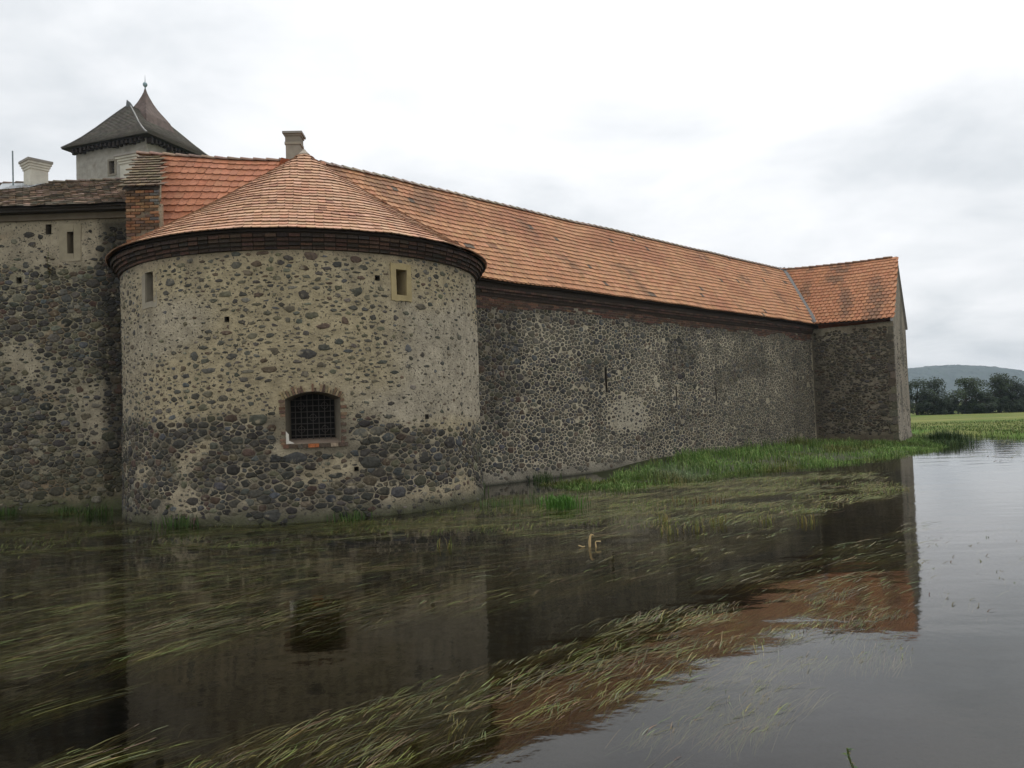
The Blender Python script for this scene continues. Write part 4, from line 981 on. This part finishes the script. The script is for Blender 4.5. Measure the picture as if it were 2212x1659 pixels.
def bank_grass():
    P = []; H = []
    rnd = random.Random(2)
    while len(P) < 26000:
        t = rnd.uniform(.7, len(PAIRS) - 1.6); wv = rnd.random() ** .8
        if wv < lerp(.62, .08, sst(1.8, 5.5, t)) + .10 * nz3(t * 3, 8.8): continue
        p = bank_pt(t, wv)
        d = nz3(p.x * .7, p.y * .7, 141)
        if rnd.random() > .55 + .9 * d: continue
        if p.z < -.13: continue
        h = rnd.uniform(.10, .29) * (1 + 1.1 * nz3(p.x * .6, p.y * .6, 143) + .5 * nz3(p.x * 1.9, p.y * 1.9, 145)) * (1.1 if t < 8 else .8) * lerp(1.15, .6, wv ** 2)
        P.append(p); H.append(max(.06, h))
    P = np.array([tuple(p) for p in P]); H = np.array(H); n = len(P); cols = gcol(n, GREEN)
    dk = np.array([nz3(p[0] * .5, p[1] * .5, 144) for p in P]); cols *= (1 + .7 * dk)[:, None]; cols[:, 0] *= 1 + .9 * np.clip(-dk, 0, 1)
    pale = np.array([math.exp(-(((p[0] - 4.9) / .8) ** 2 + ((p[1] - 24.3) / 1.3) ** 2)) for p in P]); cols = cols * (1 - .6 * pale[:, None]) + np.array([.22, .27, .17]) * .6 * pale[:, None]
    tag(blades('bank_grass', P, H, rg.uniform(0, 6.28, n), H * rg.uniform(.15, .8, n), rg.uniform(.006, .013, n), cols), 'tall green grass growing on the bank under the long wall', 'grass')
bank_grass()
def meadow_grass():
    X = rg.uniform(24.5, 50, 30000); Y = 38 + (rg.random(30000) ** 1.6) * 30
    P = []; 
    for x, y in zip(X, Y):
        d = shore_d(x, y)
        if d > -.5 and (y < 46 or rg.random() < .6): P.append((x, y, max(ground_z(x, y), -.05)))
    P = np.array(P); n = len(P); H = rg.uniform(.05, .16, n); H *= np.where(np.array([shore_d(p[0], p[1]) for p in P]) < 1.2, 1.5, 1)
    cols = gcol(n, [(.10, .165, .035), (.13, .18, .045), (.17, .18, .07), (.075, .13, .03)])
    tag(blades('meadow_grass', P, H, rg.uniform(0, 6.28, n), H * rg.uniform(.1, .7, n), rg.uniform(.01, .025, n), cols), 'pale green meadow grass along the far shore', 'grass')
meadow_grass()

def flow(x, y):
    a = lerp(42, 3, sst(7.5, 12.5, y)); b = 30.0
    a = lerp(a, b, sst(-1.0, 3.0, x) * sst(8, 11, y)); return R(a + 7 * nz3(x * .45, y * .45, 151))
def inpoly(P, x, y):
    c = False; j = len(P) - 1
    for i in range(len(P)):
        if (P[i][1] > y) != (P[j][1] > y) and x < (P[j][0] - P[i][0]) * (y - P[i][1]) / (P[j][1] - P[i][1]) + P[i][0]: c = not c
        j = i
    return c
OL = [(.075, .078, .024), (.10, .10, .03), (.06, .062, .02), (.125, .12, .042)]
BRN = [(.065, .046, .021), (.085, .062, .030), (.06, .05, .023), (.115, .09, .045), (.085, .08, .03)]
PALE = [(.15, .14, .075), (.12, .12, .055), (.19, .175, .105), (.10, .105, .045)]
STR = [(.19, .175, .075), (.15, .15, .055), (.23, .205, .10), (.12, .125, .04)]
DRK = [(.045, .036, .018), (.06, .05, .024), (.05, .047, .02), (.035, .03, .016)]
YG = [(.15, .155, .04), (.12, .13, .032), (.18, .17, .055), (.10, .105, .03)]
class Ribbons:
    def __init__(s): s.x = []; s.y = []; s.a = []; s.l = []; s.w = []; s.z = []; s.c = []; s.k = []
    def add(s, x, y, a, l, w, z, c, k): s.x.append(x); s.y.append(y); s.a.append(a); s.l.append(l); s.w.append(w); s.z.append(z); s.c.append(c); s.k.append(k)
    def build(s, name, label):
        n = len(s.x); x, y, a, l, w, z, k = [np.array(q) for q in (s.x, s.y, s.a, s.l, s.w, s.z, s.k)]; c = np.array(s.c); m = 6
        v = np.zeros((n, m, 2, 3)); ph = rg.uniform(0, 6.28, n)
        px, py = x.copy(), y.copy()
        for i in range(m):
            t = i / (m - 1); aa = a + k * (t - .5)
            wd = w * (.35 + .65 * np.sin(math.pi * min(.96, .12 + t * .8))) * .5
            zi = z + .006 * np.sin(ph + t * 5) - (.05 * (1 - t) ** 2)
            v[:, i, 0] = np.stack([px - np.sin(aa) * wd, py + np.cos(aa) * wd, zi], 1); v[:, i, 1] = np.stack([px + np.sin(aa) * wd, py - np.cos(aa) * wd, zi], 1)
            px = px + np.cos(aa) * l / (m - 1); py = py + np.sin(aa) * l / (m - 1)
        base = (np.arange(n) * m * 2)[:, None, None]; i = np.arange(m - 1)[None, :, None] * 2
        f = (base + i + np.array([0, 1, 3, 2])[None, None, :]).reshape(-1, 4).tolist()
        return tag(mesh_obj(name, v.reshape(-1, 3), f, np.repeat(c, m * 2, axis=0), 'weed'), label, 'water weed', kind='stuff')
def jc(pal, rnd, v=.25): return tuple(q * (1 + rnd.uniform(-v, v)) for q in pal[rnd.randrange(len(pal))])
def fill(rb, poly, nclump, per, lrange, wrange, zr, pals, seed, spread=(.25, .08), ajit=8, thr=-9, fr=(.5, .8)):
    rnd = random.Random(seed); x0, x1 = min(p[0] for p in poly), max(p[0] for p in poly); y0, y1 = min(p[1] for p in poly), max(p[1] for p in poly); k = 0; tries = 0
    while k < nclump and tries < nclump * 40:
        tries += 1; cx, cy = rnd.uniform(x0, x1), rnd.uniform(y0, y1)
        if not inpoly(poly, cx, cy) or (nz3(cx * fr[0], cy * fr[1], seed) if len(fr) == 2 else nz3((cx * .77 + cy * .64) * fr[0], (cy * .77 - cx * .64) * fr[1], fr[2])) < thr: continue
        k += 1; a = flow(cx, cy) + R(rnd.gauss(0, ajit)); pal = pals[rnd.randrange(len(pals))]; lc = rnd.uniform(*lrange); g = rnd.uniform(.7, 1.3); cur = rnd.gauss(0, .4); zc = rnd.uniform(*zr)
        for _ in range(rnd.randint(per // 2, per)):
            u_, w_ = rnd.gauss(0, spread[0] * lc), rnd.gauss(0, spread[1]); l = lc * rnd.uniform(.5, 1.15)
            l *= (1 if rnd.random() < .8 else .45)
            rb.add(cx + math.cos(a) * (u_ - l * .5) - math.sin(a) * w_, cy + math.sin(a) * (u_ - l * .5) + math.cos(a) * w_, a + R(rnd.gauss(0, ajit * .6)), l, rnd.uniform(*wrange), zc + rnd.uniform(-.035, .02), tuple(q * g for q in jc(pal, rnd)), cur + rnd.gauss(0, .2))
W1 = [(-13.09, 20.34), (-10.5, 20.2), (-9.9, 17.6), (-8.12, 17.0), (-4.05, 16.3), (-1.4, 18.2), (-0.3, 20.4), (1.65, 20.9), (6.54, 22.8), (10.64, 24.4), (8.99, 18.22), (5.45, 14.93), (1.34, 12.8), (-.95, 14.13), (-3.96, 13.28), (-8.28, 12.86)]
W2 = [(-8.59, 13.35), (-3.96, 13.28), (1.34, 12.8), (5.68, 14.87), (4.82, 13.24), (2.21, 10.14), (-.61, 8.59), (-2.92, 8.15), (-4.89, 7.59)]
W3 = [(-5.76, 8.93), (-3.36, 9.5), (-2.78, 7.3), (-3.24, 5.97), (-3.62, 5.61)]
W5 = [(-2.18, 4.6), (-1.83, 5.1), (-1.12, 5.75), (-.26, 6.55), (1.0, 7.5), (2.38, 8.2), (3.53, 9.0), (3.64, 7.42), (2.49, 6.96), (1.59, 6.41), (.9, 5.84), (.04, 4.75), (-.01, 4.4)]
W5b = [(.68, 7.66), (1.27, 8.02), (2.17, 8.28), (2.13, 7.81), (1.6, 7.46), (.85, 7.24)]
W6 = [(-.01, 4.43), (.9, 5.84), (1.76, 6.52), (3.64, 7.5), (3.43, 6.7), (2.56, 5.97), (1.72, 5.31), (.74, 4.4)]
W7 = [(6.14, 12.39), (8.46, 13.42), (4.45, 7.15), (4.02, 8.1)]
W8 = [(-3.12, 5.01), (-2.58, 5.32), (-2.14, 5.13), (-2.38, 4.82), (-3.01, 4.87)]
W9 = [(1.98, 9.6), (6.62, 13.33), (4.1, 8.2), (3.2, 8.88)]
rb = Ribbons()
fill(rb, W1, 900, 24, (.4, 1.0), (.008, .016), (-.015, .018), [OL, YG, YG], 201, (.35, .11), 5, -.08, (.22, 1.3))
fill(rb, W1, 560, 20, (.3, .8), (.006, .014), (-.02, .016), [OL, BRN, YG, PALE], 221, (.35, .10), 7, -.12, (.6, 1.9))
fill(rb, W1, 220, 12, (.3, .7), (.007, .014), (.0, .03), [YG, PALE, BRN], 202, (.3, .12), 12)
rb.build('floating_weed_mat', 'olive mat of floating weed along the foot of the tower')
rb = Ribbons()
WL = [(-9.2, 13.4), (-3.2, 13.3), (-2.6, 9.0), (-3.0, 7.4), (-4.2, 6.0), (-5.5, 7.6)]
fill(rb, WL, 480, 20, (.25, .8), (.005, .010), (-.03, .010), [OL, OL, YG, BRN], 231, (.35, .08), 11, -.12, (.35, 1.1))
fill(rb, W2, 760, 20, (.3, .9), (.004, .010), (-.05, .006), [BRN, OL, BRN], 203, (.4, .10), 6, -.22, (.35, 1.1))
fill(rb, W2, 380, 5, (.12, .45), (.005, .010), (.0, .012), [STR, YG, PALE], 204, (.4, .06), 8, -.1, (.35, 1.1))
fill(rb, [(-4.2, 7.2), (-3.6, 9.4), (.2, 9.2), (-.6, 8.2), (-2, 7.5)], 190, 18, (.2, .7), (.004, .009), (-.015, .006), [BRN, OL, DRK], 243, (.35, .06), 11, -.15, (.6, 1.6))
fill(rb, W9, 110, 12, (.25, .8), (.006, .013), (-.02, .008), [PALE, OL], 209, (.4, .05), 6, .0, (.5, 1.6))
rb.build('streaming_weed', 'brown streaming weed drifting under the surface of the dark water')
rb = Ribbons()
fill(rb, W3, 230, 26, (.3, .8), (.004, .009), (-.05, .008), [OL, BRN, OL, PALE], 205, (.3, .07), 9, -.15)
fill(rb, W8, 16, 12, (.3, .7), (.007, .012), (-.03, .008), [OL, PALE], 206, (.3, .05), 8)
rb.build('weed_bed', 'tangled bed of weed in the water at the left')
rb = Ribbons()
fill(rb, W5, 230, 20, (.22, .65), (.003, .006), (-.05, .0), [BRN, OL, BRN], 207, (.35, .04), 8, -.02, (.45, 2.2, 5.5))
fill(rb, W5, 120, 20, (.2, .55), (.004, .008), (.001, .004), [DRK, DRK, BRN], 241, (.3, .03), 12, -.1, (.6, 2.4, 5.5))  # dark ribbons added above the water to cover the roof's reflection
fill(rb, W5, 400, 13, (.12, .40), (.003, .006), (.004, .012), [STR, OL, YG, BRN], 208, (.28, .024), 15, -.14, (.6, 2.4, 5.5))
fill(rb, W5b, 80, 18, (.15, .42), (.004, .007), (.0, .012), [STR, PALE, OL, BRN], 210, (.4, .06), 14)
rb.build('foreground_weed', 'long brown and green weed streaming across the near water')
rb = Ribbons()
fill(rb, W6, 120, 16, (.12, .38), (.003, .006), (-.03, .005), [PALE, OL, YG], 211, (.4, .045), 13, .02, (1.0, 1.6))
fill(rb, [(16.5, 30.5), (19.5, 32.5), (21.9, 37.5), (24.6, 39.8), (22.5, 33), (18.5, 26.5), (14, 22)], 60, 9, (.25, .9), (.02, .05), (.0, .012), [OL, DRK], 213, (.5, .12), 8)
fill(rb, W7, 60, 4, (.08, .3), (.006, .012), (.0, .006), [OL, BRN], 212, (.4, .03), 20)
rb.build('drifting_weed', 'thin pale weed drifting over the bright sky reflection')

def emergent():
    rnd = random.Random(77); P = []
    while len(P) < 5200:
        x, y = rnd.uniform(-13, 10), rnd.uniform(12.9, 24)
        if inpoly(W1, x, y) and nz3(x * .5, y * .8, 161) > -.05 + .25 * rnd.random(): P.append((x, y, -.02))
    P = np.array(P); n = len(P); H = rg.uniform(.03, .12, n)
    tag(blades('emergent_grass', P, H, rg.uniform(-.4, 1.4, n), H * rg.uniform(.5, 2.2, n), rg.uniform(.004, .008, n), gcol(n, [(.12, .14, .035), (.16, .16, .05), (.09, .13, .03), (.17, .13, .06)])), 'short yellow-green shoots sticking up through the weed mat', 'water weed')
emergent()
# ------------------------------------------------------------------ single plants
def tuft(name, x, y, z, n, h, spread, pal, label, cat, group=None, lean=.5, wid=.008, seed=0, droop=.35):
    rr = np.random.default_rng(seed); T = thing(name, (x, y, z), label, cat, group)
    P = np.stack([x + rr.normal(0, spread, n), y + rr.normal(0, spread, n), np.full(n, z)], 1); H = h * rr.uniform(.5, 1.1, n); c = np.array(pal)[rr.integers(0, len(pal), n)] * (1 + rr.uniform(-.2, .2, (n, 1)))
    blades('leaf_blades', P, H, rr.uniform(0, 6.28, n), H * rr.uniform(.1, 1, n) * lean, np.full(n, wid), c, 'grass', 'stuff', T, droop); return T
tuft('grass_tuft', 1.0, 17.4, -.03, 420, .36, .2, [(.07, .17, .025), (.09, .20, .03), (.055, .13, .02)], 'bright green grass tuft rising alone out of the water', 'grass tuft', None, .7, .009, 1)
tuft('grass_tuft', -1.0, 21.6, -.03, 90, .42, .13, [(.06, .12, .025), (.08, .14, .03)], 'green tuft at the water where tower and long wall meet', 'grass tuft', None, .7, .009, 31)
for i in range(9):
    tuft('reed_clump', -.75 + i * .17, 18.15 + .12 * math.sin(i * 2.1), -.03, 16, .26, .06, [(.11, .16, .06), (.15, .19, .09), (.09, .14, .04)], 'short upright reed clump, %s from the left in the row before the bright green tuft' % ('first', 'second', 'third', 'fourth', 'fifth', 'sixth', 'seventh', 'eighth', 'ninth')[i], 'reeds', 'row of short reeds', .3, .008, 40 + i)
tuft('reed_clump', .35, 18.4, -.03, 22, .40, .1, [(.10, .14, .05), (.14, .17, .08)], 'thin taller reeds beside the bright green tuft', 'reeds', None, .35, .007, 55)
for i, (x, y, n_, h_, sp, lb) in enumerate([(20.6, 38.3, 800, .7, .4, 'rounded dark green grass mound at the foot of the gable'), (21.2, 38.9, 500, .45, .38, 'lower grass mound reaching into the water right of the gable'), (19.3, 36.2, 400, .35, .5, 'short green grass mound before the gable corner')]):
    tuft('grass_mound', x, y, .02, n_, h_, sp, [(.045, .085, .025), (.06, .10, .03), (.035, .07, .02), (.08, .11, .035)], lb, 'grass', None, .8, .012, 90 + i)
def dry_reed():
    T = thing('dry_reed', (1.09, 12.1, 0), 'bent straw-coloured dead reed standing out of the weed', 'reed')
    for pts in ([(0, 0, -.05), (.01, 0, .18), (.035, 0, .235), (.07, 0, .22)], [(-.02, .02, -.05), (-.02, .02, .1), (0, .02, .2), (.03, .02, .24)], [(.1, 0, -.05), (.1, 0, .09), (.12, 0, .105), (.2, .02, .10)], [(.105, -.01, -.05), (.11, -.01, .05), (.115, -.01, -.02)], [(-.22, 0, .04), (-.14, 0, .01), (-.1, 0, .02)]):
        b = MB(); b.tube([Vector(p) * .8 + Vector((1.09, 12.1, 0)) for p in pts], .009, (.60, .44, .22), 5); b.build('stalk', 'grass', T)
dry_reed()
for i, (x, y, lb) in enumerate([(4.3, 14.0, 'yellowing water plant near the right end of the weed mat'), (3.5, 14.1, 'yellow-green plant left of the yellowing one on the weed mat'), (2.75, 14.6, 'small yellow plant in the middle of the weed mat'), (3.9, 17.3, 'orange-brown withered plants before the grassy bank'), (5.0, 13.8, 'thin yellow stalks at the right tip of the weed mat'), (-1.1, 12.6, 'small straw tuft left of the dead reed'), (2.5, 13.2, 'low green plant right of the dead reed'), (3.0, 13.4, 'low yellow-green plant among the floating weed')]):
    tuft('water_plant', x, y, -.02, 46 if i == 3 else 20, .24, .25 if i == 3 else .10, [(.20, .18, .05), (.26, .20, .07), (.15, .17, .05)] if i != 3 else [(.17, .11, .04), (.20, .13, .05), (.13, .10, .04)], lb, 'water plant', None, .8, .007, 60 + i, .6)
def leafy(name, x, y, z, pts, nl, ls, pal, label, cat, seed, rad=.006, normal=None):
    rnd = random.Random(seed); T = thing(name, (x, y, z), label, cat); o = Vector((x, y, z)); P_ = [o + Vector(p) for p in pts]
    b = MB(); b.tube(P_, rad, (.09, .11, .035), 5); b.build('stem', 'grass', T); b = MB()
    for k in range(nl):
        t = (k + .5) / nl * (len(P_) - 1); i = min(int(t), len(P_) - 2); p = P_[i].lerp(P_[i + 1], t - i); a = rnd.uniform(0, 6.28)
        d = Vector((math.cos(a), math.sin(a), rnd.uniform(-.2, .7))).normalized(); s = d.cross(UP).normalized(); l = ls * rnd.uniform(.6, 1.2)
        b.add([p, p + d * l * .4 + s * l * .24, p + d * l + UP * (-.1 * l), p + d * l * .4 - s * l * .24, p + d * l * .45 + UP * l * .08], [(0, 1, 4), (1, 2, 4), (2, 3, 4), (3, 0, 4)], jc(pal, rnd))
    b.build('leaves', 'leaf', T); return T
leafy('leafy_stem', 1.76, 4.32, -.05, [(0, 0, 0), (-.015, 0, .10), (-.04, .01, .18), (-.045, .01, .225)], 26, .035, [(.05, .085, .03), (.07, .11, .04), (.11, .11, .06)], 'leafy plant tip poking up from the near water', 'plant', 71)
leafy('wall_plant', -11.81, 20.44, 6.05, [(0, 0, 0), (.02, -.08, .15), (0, -.1, .35), (.03, -.08, .62)], 46, .10, [(.07, .06, .02), (.10, .085, .025), (.05, .055, .02), (.15, .09, .03)], 'brown-green plant rooted in the wall below the slit window', 'plant', 72)
leafy('wall_plant', -7.3, 16.78, .32, [(0, 0, 0), (.03, -.05, .05), (.1, -.08, .1)], 24, .07, [(.03, .06, .015), (.045, .08, .02)], 'small green plant growing low on the tower foot', 'plant', 73)
for i, (x, y, h_, lb) in enumerate([(-6.9, 16.4, .34, 'green weeds in the water at the left of the tower foot'), (-3.4, 16.4, .3, 'green weeds at the tower foot below the arched window'), (-10.1, 19.2, .34, 'dark green weeds in the corner between wall and tower'), (-12.9, 20.2, .26, 'dark green weeds at the wall foot near the left edge'), (-11.3, 20.25, .22, 'dark green weeds in the middle of the left wall foot'), (.9, 24.6, .4, 'green weeds on the ledge of the long wall')]):
    tuft('foot_weeds', x, y, -.02, 90, h_, .22, [(.04, .08, .018), (.06, .11, .025), (.08, .12, .03)], lb, 'weeds', None, .9, .008, 80 + i)

# ------------------------------------------------------------------ haze
def build_haze():
    m = D.materials.new('haze'); m.use_nodes = True; nt = m.node_tree; nt.nodes.clear()
    o = nt.nodes.new('ShaderNodeOutputMaterial'); pv = nt.nodes.new('ShaderNodeVolumePrincipled'); pv.inputs['Color'].default_value = (.70, .84, 1.0, 1); pv.inputs['Density'].default_value = .00021
    nt.links.new(pv.outputs[0], o.inputs['Volume'])
    b = MB(); b.box((0, 1500, 49), (3100, 1800, 51), None, (1, 1, 1)); ob = b.build('haze', m); ob['kind'] = 'stuff'; ob['label'] = 'thin pale haze over the whole landscape'; ob['category'] = 'haze'
build_haze()
